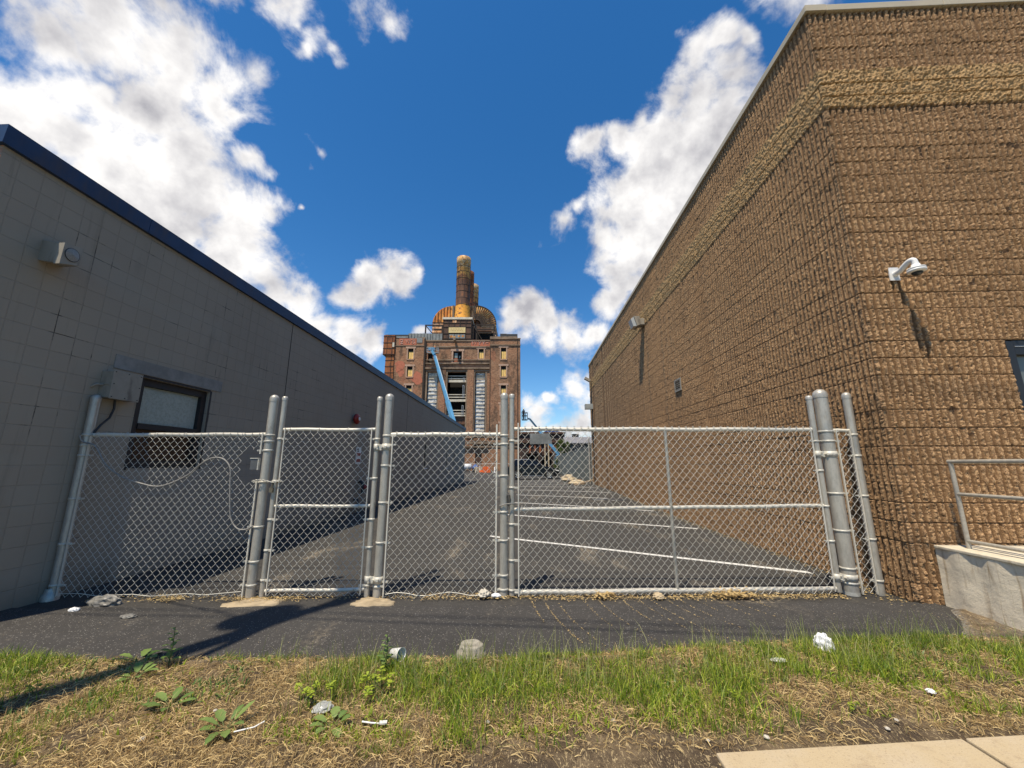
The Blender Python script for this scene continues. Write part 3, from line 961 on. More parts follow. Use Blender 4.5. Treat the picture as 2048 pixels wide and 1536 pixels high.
MB().tube([(LX, 12.35, 0.42), (LX + 0.12, 12.35, 0.42), (LX + 0.14, 12.35, 0.3)], 0.035, 10).build('drain', BLACKM, t_)

# ------------------------------------------------------------------ right building: split-face block
RX, RY, RTOP = 4.23, 4.81, 8.12
rb_ = thing('split_face_building', (12, 15, 0), 'tall brown split face block building with a tan band on the right', 'building')
CO = 0.213


def relief(s, z, face):
    """height of the block face; s runs along the wall, face seeds the noise"""
    row = np.floor(z / CO)
    fz = z / CO - row
    band = (z > 6.42 + 0.0) & (z < 7.06)
    joint = sst((0.036 - np.minimum(fz, 1 - fz)) / 0.022)
    wob = 0.006 * (vnoise(s * 9 + 3, z * 9, 30 + face) - 0.5)
    p = (s + wob + 0.012 * (vnoise(row * 3.7, row * 0 + 1, 31) - 0.5)) / 0.0852
    fs_ = p - np.floor(p)
    rib = sst((0.5 - np.abs(fs_ - 0.5) - 0.17) / 0.08)
    r1 = vnoise(s * 40, z * 40, 32 + face) - 0.5
    r2 = vnoise(s * 75, z * 75, 33 + face) - 0.5
    r3 = vnoise(s * 11, z * 11, 34 + face) - 0.5
    rough = 0.020 * r1 + 0.013 * r2 + 0.008 * r3
    cell = vnoise(np.floor(p) * 1.37 + 50, row * 2.11, 35)          # a few ribs broken off
    broke = cell > 0.965
    hjb = sst((0.012 - np.minimum(s / 0.426 + .5 * (row % 2) - np.floor(s / 0.426 + .5 * (row % 2)), 1)) / 0.01)
    unit = 0.012 * (vnoise(np.floor(s / 0.426 + .5 * (row % 2)) * 1.7 + 11, row * 1.9, 36) - .5)
    h = rib * np.where(broke, 0.004, 0.025 + unit + rough) * (1 - .45 * joint) - 0.005 * joint - .012 * hjb
    # band: plain rough blocks with head joints
    u = s / 0.426 + 0.5 * (row % 2)
    fu = u - np.floor(u)
    hj = sst((0.02 - np.minimum(fu, 1 - fu)) / 0.012)
    hb = 0.030 + 1.25 * rough - 0.028 * np.maximum(joint, hj) * (joint + hj > 0.3)
    h = np.where(band, hb, h) * (1.15 if face else 0.68)
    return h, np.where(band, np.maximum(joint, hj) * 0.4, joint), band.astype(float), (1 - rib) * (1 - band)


# strip parameter: negative along the side wall, positive along the facade
sp_ = [0.0]
while sp_[-1] < 21.6:
    sp_.append(sp_[-1] + 0.0125 * (1 + 0.32 * max(0, sp_[-1] - 0.3)))
side = -np.array(sp_[1:])[::-1]
front = np.concatenate([np.arange(0, 3.25, 0.0125), np.linspace(3.25, 9, 60)])
S = np.concatenate([side, front])
ZZ = np.arange(-0.12, RTOP + 0.001, 0.0135)
SS, Zm = np.meshgrid(S, ZZ, indexing='ij')
h_s, j_s, b_s, g_s = relief(-SS + 7.0, Zm, 0)
h_f, j_f, b_f, g_f = relief(SS + 0.03, Zm, 5)
isf = SS > 0
Hh = np.where(isf, h_f, h_s)
wgt = sst(np.abs(SS) / 0.03)
ang = np.where(isf, 1.0, -1.0) * wgt            # 1: facade normal (-y); -1: side normal (-x)
nx = np.where(ang > 0, -(1 - ang), -1.0)
ny = np.where(ang > 0, -1.0, -(1 + ang))
X = RX + np.where(isf, SS, 0) + nx * Hh
Y = RY + np.where(isf, 0, -SS) + ny * Hh
V = np.stack([X, Y, Zm], -1).reshape(-1, 3)
n, m = X.shape
i = np.arange(n - 1)[:, None] * m + np.arange(m - 1)[None, :]
F = np.stack([i, i + m, i + m + 1, i + 1], -1).reshape(-1, 4)
cs = (SS[:-1, :-1] + SS[1:, 1:]) / 2
cz = (Zm[:-1, :-1] + Zm[1:, 1:]) / 2
keep = ~((cs > 1.60) & (cs < 4.2) & (cz > 0.62) & (cz < 2.98)).ravel()
F = F[keep]
raw_mesh('block_wall', V, F, SPLIT, {'joint': np.where(isf, j_f, j_s).ravel(), 'band': np.where(isf, b_f, b_s).ravel(), 'groove_shade': np.where(isf, g_f, g_s).ravel()}, smooth=False, parent=rb_)
mb = MB()
mb.add([(RX + 9, RY, -0.1), (RX + 9, 26.4, -0.1), (RX + 9, 26.4, RTOP), (RX + 9, RY, RTOP)], [(0, 1, 2, 3)])
mb.add([(RX, 26.4, -0.1), (RX, 26.4, RTOP), (RX + 9, 26.4, RTOP), (RX + 9, 26.4, -0.1)], [(0, 1, 2, 3)])
mb.add([(RX + .1, RY + .1, RTOP - .02), (RX + 9, RY + .1, RTOP - .02), (RX + 9, 26.3, RTOP - .02), (RX + .1, 26.3, RTOP - .02)], [(0, 1, 2, 3)])
mb.build('rear_wall', SPLIT, rb_)
# coping in lengths
y0 = RY - 0.06
for k, y1 in enumerate([7.87, 10.9, 13.95, 17.0, 20.05, 23.1, 26.45]):
    bevel(MB().box(RX - 0.055, RX + 0.25, y0 + 0.006, y1, RTOP - 0.012 + .001 * (k % 2), RTOP + 0.095 + 0.003 * (k % 2)).build('coping', COPING, rb_), 0.006)
    y0 = y1
x0 = RX + 0.252
for k, x1 in enumerate([6.15, 9.2, 13.2]):
    bevel(MB().box(x0 + 0.005, x1, RY - 0.058, RY + 0.25, RTOP - 0.012 + .001 * (k % 2), RTOP + 0.096 + 0.003 * (k % 2)).build('coping', COPING, rb_), 0.006)
    x0 = x1
MB().box(RX - .053, RX + .247, RY - .063, RY - .055, RTOP - .012, RTOP + .094).build('coping_end', COPING, rb_)
# window on the facade (its left edge is in view)
mb = MB()
wx0, wx1 = RX + 1.60, RX + 4.2
for d in ((wx0 - .01, wx0 + 0.075, 0.62, 2.97), (wx1 - 0.07, wx1, 0.62, 2.97)):
    mb.box(d[0], d[1], RY - 0.005, RY + 0.12, d[2], d[3])
mb.box(wx0 + .077, wx1 - .072, RY - 0.005, RY + 0.12, 2.80, 2.975).box(wx0 + .077, wx1 - .072, RY, RY + 0.12, 0.62, 0.72).box(wx0 + 1.2, wx0 + 1.26, RY + .01, RY + 0.11, 0.722, 2.798)
wf = mb.build('window', BLACKM, rb_)
MB().box(wx0 + .07, wx1 - .07, RY + 0.07, RY + 0.09, 0.70, 2.82).build('pane', Mat('facade_glass', (0.12, 0.13, 0.12), 0.12).m, wf)
MB().tube([(wx0 + .08, RY - 0.008, 2.90), (wx1 - .08, RY - 0.008, 2.90)], 0.006, 6).build('trim_line', CHROME, wf)

# dome camera on its gooseneck bracket
t_ = thing('security_camera', (4.69, RY, 3.87), 'white dome security camera on a curved bracket on the brown facade', 'camera')
px, pz = 4.66, 3.875
MB().prism([(px - 0.065, pz - 0.10), (px + 0.055, pz - 0.10), (px + 0.055, pz + 0.075), (px - 0.065, pz + 0.075)], 'y', RY - 0.045, RY - 0.032).build('wall_plate', WHITE, t_)
mb = MB()
arm = []
for k in range(13):
    a = math.pi * 0.5 * k / 12
    arm.append((px + 0.0 + 0.02 * k / 12, RY - 0.05 - 0.07 - 0.17 * math.sin(a), pz - 0.01 + 0.17 * 0.45 * (1 - abs(math.cos(a * 2)) * 0) * math.sin(a * 2) * 0.5 + 0.035 * math.sin(a)))
arm = [(px, RY - 0.04, pz - 0.02)] + arm + [(px + 0.02, RY - 0.292, pz - 0.035)]
mb.tube(arm, [0.034] + [0.030] * (len(arm) - 2) + [0.038], 14)
mb.build('bracket_arm', WHITE, t_)
hx, hy, hz_ = px + 0.02, RY - 0.292, pz - 0.02
MB().lathe((hx, hy, hz_), [(0.0, 0.002), (0.040, 0.0), (0.046, -0.035), (0.084, -0.045), (0.086, -0.060), (0.080, -0.062), (0.080, -0.068), (0.088, -0.070), (0.088, -0.088), (0.07, -0.098), (0.052, -0.10)], 28).build('housing', WHITE, t_)
MB().lathe((hx, hy, hz_), [(0.054, -0.098), (0.050, -0.118), (0.032, -0.136), (0.0, -0.143)], 24).build('dome', Mat('dome_glass', (0.02, 0.025, 0.03), 0.06).m, t_)

# wall pack lamp on the side wall
t_ = thing('wall_lamp', (RX, 13.7, 6.5), 'grey box lamp with tilted glass on the long side wall under the tan band', 'light')
bevel(MB().box(RX - 0.20, RX - .005, 13.50, 13.86, 6.42, 6.66).build('back_box', UTIL, t_), 0.01)
mb = MB()
mb.add([(RX - 0.20, 13.45, 6.72), (RX - 0.20, 13.91, 6.72), (RX - 0.20, 13.91, 6.40), (RX - 0.20, 13.45, 6.40),
        (RX - 0.40, 13.45, 6.73), (RX - 0.40, 13.91, 6.73), (RX - 0.30, 13.91, 6.36), (RX - 0.30, 13.45, 6.36)],
       [(0, 3, 2, 1), (4, 5, 6, 7), (0, 1, 5, 4), (1, 2, 6, 5), (2, 3, 7, 6), (3, 0, 4, 7)])
mb.build('head', UTIL, t_)
mb = MB()
mb.add([(RX - 0.405, 13.48, 6.71), (RX - 0.405, 13.88, 6.71), (RX - 0.308, 13.88, 6.36), (RX - 0.308, 13.48, 6.36),
        (RX - 0.50, 13.50, 6.64), (RX - 0.50, 13.86, 6.64), (RX - 0.42, 13.86, 6.36), (RX - 0.42, 13.50, 6.36)],
       [(0, 1, 5, 4), (1, 2, 6, 5), (2, 3, 7, 6), (3, 0, 4, 7), (4, 5, 6, 7), (0, 3, 2, 1)])
mb.build('lens', Mat('lamp_prism_glass', (0.45, 0.45, 0.42), 0.15).m, t_)
# louvre
t_ = thing('wall_vent', (RX, 10.9, 3.66), 'small dark louvred vent set in the long brown side wall', 'vent')
MB().box(RX - 0.045, RX - 0.02, 10.68, 10.72, 3.49, 3.84).box(RX - 0.045, RX - 0.02, 11.10, 11.14, 3.49, 3.84).box(RX - 0.045, RX - 0.02, 10.722, 11.098, 3.80, 3.84).box(RX - 0.045, RX - 0.02, 10.722, 11.098, 3.49, 3.53).build('frame', UTIL, t_)
mb = MB()
for k in range(5):
    z = 3.545 + 0.055 * k
    mb.add([(RX - 0.042, 10.725, z), (RX - 0.042, 11.095, z), (RX - 0.01, 11.095, z + 0.035), (RX - 0.01, 10.725, z + 0.035)], [(0, 1, 2, 3)])
mb.build('louvre_blades', UTIL, t_)
MB().box(RX - 0.0365, RX - .034, 10.722, 11.098, 3.53, 3.80).build('backing', DARKIN, t_) if False else None
MB().box(RX - 0.008, RX + .01, 10.722, 11.098, 3.53, 3.80).build('backing', DARKIN, t_)
# lamps on the far corner
t_ = thing('corner_floodlight', (RX, 25.6, 7.0), 'small floodlight tilted off the far upper corner of the brown building', 'light')
MB().obox((RX - 0.28, 25.6, 7.02), (0.17, 0, -0.10), (0, 0.14, 0), (0.035, 0, 0.07)).build('head', UTIL, t_)
MB().tube([(RX - 0.12, 25.6, 6.94), (RX, 25.6, 6.90)], 0.03, 8).build('bracket', UTIL, t_)
MB().tube([(RX - 0.04, 25.6, 6.9), (RX - 0.04, 25.6, 6.4), (RX - 0.04, 25.6, 5.35)], 0.025, 8).build('conduit', BLACKM, t_)
t_ = thing('equipment_box', (RX, 25.5, 5.2), 'pale grey box jutting from the far corner of the brown building with conduit below', 'electrical box')
bevel(MB().box(RX - 0.52, RX + 0.04 - .05, 25.35, 25.65, 5.0, 5.34).build('housing', simple('pale_grey_box', (0.30, 0.32, 0.31), 0.6), t_), 0.01)
MB().tube([(RX - 0.05, 25.5, 5.0), (RX - 0.05, 25.5, 0.4)], 0.035, 8).build('conduit', BLACKM, t_)

# concrete ramp with railing
t_ = thing('concrete_ramp', (6.2, 4.0, 0), 'stained concrete ramp wall with a pale top beside the brown facade', 'ramp')
mb = MB()
vs, fs = [], []
ny_ = 40
for k in range(ny_ + 1):
    y = 4.775 - 3.4 * k / ny_
    xw = 4.47 + 0.012 * math.sin(k * 1.7) + (0.035 * max(0, 1 - k / 3) * 0)
    for j in range(9):
        z = -0.12 + (0.60 + 0.12) * j / 8
        vs.append((xw + 0.010 * float(vnoise(np.array(y * 5), np.array(z * 9), 50)) - 0.012 * (1 - j / 8), y, z))
for k in range(ny_):
    for j in range(8):
        a = k * 9 + j
        fs.append((a, a + 1, a + 10, a + 9))
mb.add(vs, fs, True)
mb.build('ramp_wall', CONC, t_)
mb = MB().box(4.458, 9, 1.35, 4.77, 0.592, 0.625)
mb.box(4.50, 9, 1.3, 1.37, -0.1, 0.59)
bevel(mb.build('ramp_top', CONC_TOP, t_), 0.008)
t_ = thing('ramp_railing', (4.62, 4.6, 0.6), 'beige three bar pipe railing standing on the concrete ramp', 'railing')
rx_ = 4.64
MB().tube([(rx_, 4.58, 0.60), (rx_, 4.58, 1.515)], 0.021, 14).build('post', HANDR, t_)
MB().tube([(rx_, 2.3, 0.60), (rx_, 2.3, 1.515)], 0.021, 14).build('post', HANDR, t_)
MB().tube([(rx_, 4.60, 1.525), (rx_, 3.62, 1.525), (rx_, 3.60, 1.53), (rx_, 2.28, 1.53)], 0.022, 14).build('top_rail', HANDR, t_)
MB().tube([(rx_, 4.57, 1.18), (rx_, 2.3, 1.18)], 0.019, 12).build('middle_rail', HANDR, t_)
MB().tube([(rx_, 4.57, 0.70), (rx_, 2.3, 0.70)], 0.019, 12).build('bottom_rail', HANDR, t_)

# ------------------------------------------------------------------ chain-link fence
def FY(x):
    return 4.88 + 0.06 * x


def post_mb(x, top, r, y=None, z0=-0.05, dome=True, dx=0.0):
    y = FY(x) if y is None else y
    mb = MB()
    mb.tube([(x, y, z0), (x + dx, y, top)], r, 20)
    mb.lathe((x + dx, y, top), [(r * 1.05, -0.04), (r * 1.08, 0.0), (r * .98, r * 0.4), (r * 0.7, r * 0.75), (r * 0.3, r * .95), (0, r * 1.0)], 20)
    return mb


class Kit:
    """bands and ties, each a part of its own"""
    def __init__(self, parent):
        self.parent = parent


def band_mb(kit, x, z, r, dirx, y=None, long=0.07):
    """tension band round a post reaching to the tension bar"""
    y = FY(x) if y is None else y
    mb = MB()
    mb.lathe((x, y, z), [(r + .0005, -0.013), (r + 0.005, -0.013), (r + 0.005, 0.013), (r + .0005, 0.013)], 20)
    mb.obox((x + dirx * (r + long / 2), y - 0.012, z), (long / 2, 0, 0), (0, 0.008, 0), (0, 0, 0.011))
    mb.tube([(x + dirx * (r + long * 0.9), y - 0.03, z), (x + dirx * (r + long * 0.9), y + 0.01, z)], 0.009, 8)
    mb.build('tension_band', FITTING, kit.parent)


def link_mesh(x0, x1, z0, z1, knuckle=True, y_off=-0.028, hole=None, sag=0.0, seed=0):
    """interlocked zig-zag wires, 4-sided tubes"""
    rs = random.Random(seed)
    a, H = 0.0435, 0.100
    n = int(round((x1 - x0) / a))
    a = (x1 - x0) / n
    r = 0.0025
    V, F = [], []
    m = int(round((z1 - z0) / (H / 2)))
    for i in range(n):
        left, right = x0 + i * a - 0.004, x0 + (i + 1) * a + 0.004
        pts = []
        for k in range(m + 1):
            zz = z0 + k * H / 2
            L_ = (k % 2 == i % 2)
            x = left if L_ else right
            # strands rising to the right lie in front, the others behind
            pts.append((x, zz))
        path = []
        for k in range(m):
            (xa, za), (xb, zb) = pts[k], pts[k + 1]
            off = -0.0045 if xb > xa else 0.0045
            path.append((xa * 0.88 + xb * 0.12, za * 0.88 + zb * 0.12, off))
            path.append((xa * 0.12 + xb * 0.88, za * 0.12 + zb * 0.88, off))
        first_left = pts[0][0] < (left + right) / 2
        if knuckle:
            xa, za = pts[-1]
            s_ = -1 if xa < (left + right) / 2 else 1
            path.append((xa, za, 0.0))
            path.append((xa - s_ * 0.004, za + 0.018, 0.003 * s_))
            path.append((xa + s_ * 0.004, za + 0.028, -0.003 * s_))
            path.append((xa - s_ * 0.013, za + 0.042, 0.004 * s_))
        run = []
        runs = []
        for (px_, pz_, po) in path:
            if hole and hole(px_, pz_):
                if len(run) > 1:
                    runs.append(run)
                run = []
                continue
            dip = sag * (1 - (pz_ - z0) / (z1 - z0)) ** 2
            wob = 0.0025 * math.sin(px_ * 3.1 + pz_ * 2.3 + seed) + dip * math.sin(px_ * 7.0)
            run.append(Vector((px_, FY(px_) + y_off + po + wob, pz_)))
        if len(run) > 1:
            runs.append(run)
        for run in runs:
            base = len(V)
            for q, p in enumerate(run):
                t = (run[min(q + 1, len(run) - 1)] - run[max(q - 1, 0)]).normalized()
                s1_ = Vector((0, 1, 0)).cross(t).normalized()
                u = Vector((0, 1, 0))
                for (c_, d_) in ((1, 0), (0, 1), (-1, 0), (0, -1)):
                    V.append(p + s1_ * (r * c_) + u * (r * d_))
            for q in range(len(run) - 1):
                for k in range(4):
                    aa, bb = base + q * 4 + k, base + q * 4 + (k + 1) % 4
                    F.append((aa, bb, bb + 4, aa + 4))
    return V, F


def mesh_obj(parent, *args, **kw):
    V, F = link_mesh(*args, **kw)
    V = np.array([tuple(v) for v in V])
    o = raw_mesh('chain_link', V, np.array(F), WIRE, smooth=True, parent=parent)
    return o


def ties(kit, x0, x1, z, r, step=0.35):
    x = x0 + 0.12
    while x < x1 - 0.05:
        y = FY(x)
        mb = MB()
        mb.tube([(x - 0.004, y - 0.034, z - 0.02), (x, y - r - 0.006, z + r * 0.4), (x, y, z + r + 0.004), (x + .003, y + r + 0.003, z), (x + .004, y, z - r - 0.004), (x + 0.006, y - 0.03, z - r - 0.008)], 0.0035, 5)
        mb.build('rail_tie', FITTING, kit.parent)
        x += step


def rail_mb(x0, x1, z0, z1, r, n=10):
    pts = []
    for k in range(n + 1):
        x = x0 + (x1 - x0) * k / n
        pts.append((x, FY(x), z0 + (z1 - z0) * k / n + 0.004 * math.sin(k * 1.9)))
    return MB().tube(pts, r, 14)


# post x positions along the fence
pL, pg1, pg2, p3, p6, p7 = -5.36, -3.17, -1.74, -0.30, 3.78, 4.06
f1 = thing('fence_section', (-4.2, 4.62, 0), 'left chain link fence panel between the grey block wall and the walk gate', 'fence', 'fixed chain link fence panels')
post_mb(pL, 2.30, 0.048).build('post', PIPE, f1)
post_mb(pg1, 2.30, 0.050).build('post', PIPE, f1)
rail_mb(pL + .04, pg1 - .05, 1.845, 1.855, 0.023).build('top_rail', RAIL, f1)
inhole = lambda x, z: (-3.46 < x < -3.20 and 1.32 < z < 1.64 and (x + 3.46) * 1.1 + 0.02 > abs(z - 1.49) * 0.6) or (-3.43 < x < -3.22 and 1.36 < z < 1.62)
mesh_obj(f1, pL + 0.07, pg1 - 0.07, 0.03, 1.83, hole=inhole, sag=0.006, seed=1)
mb = Kit(f1)
for z in (0.16, 0.60, 1.10, 1.60, 1.72):
    band_mb(mb, pL, z, 0.048, 1)
for z in (0.15, 0.40, 0.78, 1.29, 1.66, 1.77):
    band_mb(mb, pg1, z, 0.050, -1)
for z in (1.845,):
    band_mb(mb, pL, z, 0.05, 1, long=0.03); band_mb(mb, pg1, z, 0.052, -1, long=0.03)
ties(mb, pL, pg1, 1.85, 0.023)

MB().box(pL + .066, pL + .073, FY(pL) - .036, FY(pL) - .014, 0.05, 1.83).build('tension_bar', RAIL, f1)
MB().box(pg1 - .082, pg1 - .068, FY(pg1) - .036, FY(pg1) - .020, 0.03, 1.30).build('tension_bar', RAIL, f1)
MB().box(pg1 - .082, pg1 - .068, FY(pg1) - .036, FY(pg1) - .020, 1.62, 1.87).build('tension_bar', RAIL, f1)
MB().tube([(pL + .1 + k * 0.2, FY(pL + .1 + k * .2) - .03, 0.075 + 0.012 * math.sin(k * 2.1) - .02 * math.sin(k * .33)) for k in range(11)], 0.004, 6).build('bottom_wire', WIRE, f1)
MB().lathe((pL - 0.02, FY(pL) - .01, 0.02), [(0.075, -0.05), (0.08, 0.04), (0.06, 0.06), (0.055, 0.10), (0.05, 0.11)], 14).build('post_clamp', PIPE, f1)

f2 = thing('fence_section', (-1.0, 4.82, 0), 'middle chain link fence panel between the walk gate hinge post and the slim gate post', 'fence', 'fixed chain link fence panels')
post_mb(pg2, 2.32, 0.050).build('post', PIPE, f2)
post_mb(p3, 2.34, 0.047).build('post', PIPE, f2)
rail_mb(pg2 + .05, p3 - .05, 1.855, 1.86, 0.025).build('top_rail', RAIL, f2)
mesh_obj(f2, pg2 + 0.075, p3 - 0.09, 0.0, 1.84, sag=0.012, seed=2)
mb = Kit(f2)
for z in (0.18, 0.60, 1.05, 1.48, 1.73, 1.84):
    band_mb(mb, pg2, z, 0.050, 1)
for z in (0.24, 0.62, 0.94, 1.36, 1.74):
    band_mb(mb, p3, z, 0.047, -1, long=0.085)
band_mb(mb, p3, 0.09, 0.047, -1, long=0.02); band_mb(mb, p3, 1.845, 0.047, -1, long=0.03); band_mb(mb, pg2, .13, .05, 1, long=.02)
ties(mb, pg2, p3, 1.86, 0.025)

MB().box(pg2 + .072, pg2 + .085, FY(pg2) - .036, FY(pg2) - .020, 0.02, 1.84).build('tension_bar', RAIL, f2)
MB().box(p3 - .10, p3 - .082, FY(p3) - .036, FY(p3) - .020, 0.0, 1.98).build('tension_bar', RAIL, f2)
MB().tube([(pg2 + .1 + k * 0.12, FY(pg2 + .1 + k * .12) - .03, 0.05 + 0.02 * math.sin(k * 1.3)) for k in range(11)], 0.004, 6).build('bottom_wire', WIRE, f2)

f3 = thing('fence_section', (3.92, 5.11, 0), 'narrow chain link panel between the thick gate post and the brown wall', 'fence', 'fixed chain link fence panels')
p6r = 0.076
post_mb(p6 - .03, 2.37, p6r, dx=-0.0).build('post', PIPE, f3)
post_mb(p7 + .03, 2.36, 0.047).build('post', PIPE, f3)
rail_mb(p6 + .05, p7, 1.915, 1.915, 0.021, 3).build('top_rail', RAIL, f3)
mesh_obj(f3, p6 + 0.07, p7 - 0.03, 0.03, 1.90, seed=3)
mb = Kit(f3)
for z in (0.14, 0.30, 0.72, 1.15, 1.62, 1.78, 1.90):
    band_mb(mb, p6 - .03, z, p6r, 1, long=0.05)
for z in (0.16, 0.62, 1.12, 1.6, 1.86):
    band_mb(mb, p7 + .03, z, 0.047, -1, long=0.04)
MB().lathe((p6 - .03, FY(p6), 0.03), [(p6r + .006, -.02), (p6r + .006, .02)], 20).build('base_collar', FITTING, f3)

MB().box(p6 + .066, p6 + .078, FY(p6) - .04, FY(p6) - .02, 0.02, 1.92).build('tension_bar', RAIL, f3)
MB().box(p7 - .035, p7 - .023, FY(p7) - .04, FY(p7) - .02, 0.02, 1.92).build('tension_bar', RAIL, f3)

# walk gate
gl, gr = -3.04, -1.86
g1 = thing('walk_gate', (-1.86, 4.77, 0), 'narrow chain link walk gate chained shut between two round posts', 'gate')


def slim_post(x, top, r, z0=0.02):
    mb = MB().tube([(x, FY(x), z0), (x, FY(x), top)], r, 16)
    mb.lathe((x, FY(x), top), [(r + .003, -0.035), (r + .005, 0.0), (r * .8, 0.018), (0, 0.022)], 16)
    return mb


slim_post(gl, 2.31, 0.030).build('upright', PIPE, g1)
slim_post(gr, 2.31, 0.030).build('upright', PIPE, g1)
rail_mb(gl + .03, gr - .03, 1.915, 1.915, 0.021, 4).build('top_rail', RAIL, g1)
rail_mb(gl + .03, gr - .03, 1.01, 1.01, 0.019, 4).build('middle_rail', RAIL, g1)
rail_mb(gl + .03, gr - .03, 0.085, 0.095, 0.020, 4).build('bottom_rail', RAIL, g1)
mesh_obj(g1, gl + 0.065, gr - 0.065, 0.03, 1.89, seed=4)
mb = Kit(g1)
for z in (0.20, 0.52, 0.86, 1.30, 1.80):
    band_mb(mb, gl, z, 0.030, 1, long=0.06)
for z in (0.14, 0.55, 0.86, 1.33, 1.80):
    band_mb(mb, gr, z, 0.030, -1, long=0.06)
ties(mb, gl, gr, 1.915, .021); ties(mb, gl, gr, 1.01, .019, 0.3)

MB().box(gl + .06, gl + .07, FY(gl) - .036, FY(gl) - .022, 0.05, 1.93).build('tension_bar', RAIL, g1)
MB().box(gr - .07, gr - .06, FY(gr) - .036, FY(gr) - .022, 0.05, 1.93).build('tension_bar', RAIL, g1)


def hinge(parent, xa, ra, xb, rb, z):
    mb = MB()
    ya, yb = FY(xa), FY(xb)
    mb.lathe((xa, ya, z), [(ra + .001, -.04), (ra + .006, -.04), (ra + .006, .04), (ra + .001, .04)], 20)
    mb.lathe((xb, yb, z), [(rb + .001, -.035), (rb + .006, -.035), (rb + .006, .035), (rb + .001, .035)], 20)
    s = 1 if xb > xa else -1
    mb.obox(((xa + s * ra + xb - s * rb) / 2, (ya + yb) / 2 - 0.02, z), (abs(xb - xa - s * (ra + rb)) / 2 + .012, 0, 0), (0, .006, 0), (0, 0, .036))
    for dz in (-.02, .02):
        mb.tube([(xa + s * (ra - .004), ya - .055, z + dz), (xa + s * (ra - .004), ya, z + dz)], .010, 8)
    mb.tube([(xb - s * rb * .9, yb - .07, z), (xb - s * rb * .9, yb, z)], .014, 8)
    mb.tube([(xb + s * rb * .2, yb - .075, z + .005), (xb + s * rb * .2, yb - .03, z + .005)], .016, 6)
    return mb.build('hinge', FITTING, parent)


hinge(g1, gr, .03, pg2, .05, 1.70)
hinge(g1, gr, .03, pg2, .05, 0.20)

# vehicle gate
v0, v1 = -0.205, 3.60
g2 = thing('vehicle_gate', (3.6, 5.1, 0), 'wide chain link vehicle gate with a middle rail hung on the thick post', 'gate')
slim_post(v0, 2.35, 0.032).build('upright', PIPE, g2)
slim_post(v1, 2.34, 0.034, 0.04).build('upright', PIPE, g2)
MB().tube([(1.71, FY(1.71), 0.07), (1.71, FY(1.71), 1.91)], 0.019, 12).build('centre_upright', PIPE, g2)
rail_mb(v0 + .03, v1 - .03, 1.925, 1.925, 0.024).build('top_rail', RAIL, g2)
rail_mb(v0 + .03, 1.69, 0.965, 0.985, 0.022, 5).build('middle_rail', RAIL, g2)
rail_mb(1.73, v1 - .03, 0.985, 1.005, 0.022, 5).build('middle_rail', RAIL, g2)
rail_mb(v0 + .03, v1 - .03, 0.055, 0.075, 0.025).build('bottom_rail', RAIL, g2)
mesh_obj(g2, v0 + 0.075, v1 - 0.06, 0.02, 1.93, seed=5)
mb = Kit(g2)
for z in (0.08, 0.40, 0.80, 1.22, 1.78):
    band_mb(mb, v0, z, 0.032, 1, long=0.06)
for z in (0.20, 0.60, 1.0, 1.42, 1.78):
    band_mb(mb, v1, z, 0.034, -1, long=0.04)
for z in (1.925, 0.985, 0.065):
    ties(mb, v0, v1, z, .024, 0.42)

MB().box(v0 + .072, v0 + .086, FY(v0) - .036, FY(v0) - .022, 0.02, 2.0).build('tension_bar', RAIL, g2)
MB().box(v1 - .065, v1 - .053, FY(v1) - .036, FY(v1) - .022, 0.05, 1.92).build('tension_bar', RAIL, g2)
hinge(g2, v1, .034, p6 - .03, p6r, 1.62)
hinge(g2, v1, .034, p6 - .03, p6r, 0.20)

# blank sheet tied to the gate
o = MB().prism([(0.02, 1.740), (0.285, 1.742), (0.282, 1.82), (0.262, 1.835), (0.258, 1.868), (0.018, 1.868)], 'y', 4.838, 4.841).build('blank_sign', SIGNM)
tag(o, 'blank grey sheet metal sign wired near the top left of the wide gate', 'sign')

# cable lying along the left fence
cp = [(-5.36, 4.47, 1.84), (-5.33, 4.49, 1.76), (-5.16, 4.49, 1.71), (-5.00, 4.50, 1.50), (-4.80, 4.52, 1.36), (-4.57, 4.54, 1.28), (-4.33, 4.56, 1.245), (-4.06, 4.58, 1.36), (-3.92, 4.59, 1.49), (-3.79, 4.60, 1.57),
      (-3.66, 4.61, 1.56), (-3.56, 4.61, 1.46), (-3.53, 4.61, 1.28), (-3.50, 4.61, 1.06), (-3.47, 4.62, 0.88), (-3.38, 4.62, 0.77), (-3.27, 4.62, 0.76), (-3.20, 4.63, 0.80)]


def smooth_path(pts, n=6):
    out = []
    P = [Vector(p) for p in pts]
    for i in range(len(P) - 1):
        a, b, c, d = P[max(i - 1, 0)], P[i], P[i + 1], P[min(i + 2, len(P) - 1)]
        for k in range(n):
            t = k / n
            out.append(0.5 * ((2 * b) + (c - a) * t + (2 * a - 5 * b + 4 * c - d) * t * t + (3 * b - a - 3 * c + d) * t ** 3))
    out.append(P[-1])
    return out


sp2 = smooth_path(cp)
o = MB().tube(sp2, 0.008, 8).build('fence_cable', CABLEG)
tag(o, 'grey cable looping loosely along the left fence panel', 'cable')
# small box by the walk gate, seen through the torn mesh
t_ = thing('keypad_box', (-3.27, 4.66, 1.5), 'small dark metal box on the post beside the walk gate, behind the torn mesh', 'electrical box')
bevel(MB().box(-3.335, -3.245, 4.635, 4.66, 1.43, 1.56).build('housing', simple('dark_box_paint', (0.10, 0.105, 0.11), 0.5), t_), 0.004)
MB().box(-3.34, -3.236, 4.628, 4.665, 1.562, 1.572).box(-3.242, -3.232, 4.63, 4.665, 1.43, 1.56).build('rim', FITTING, t_)


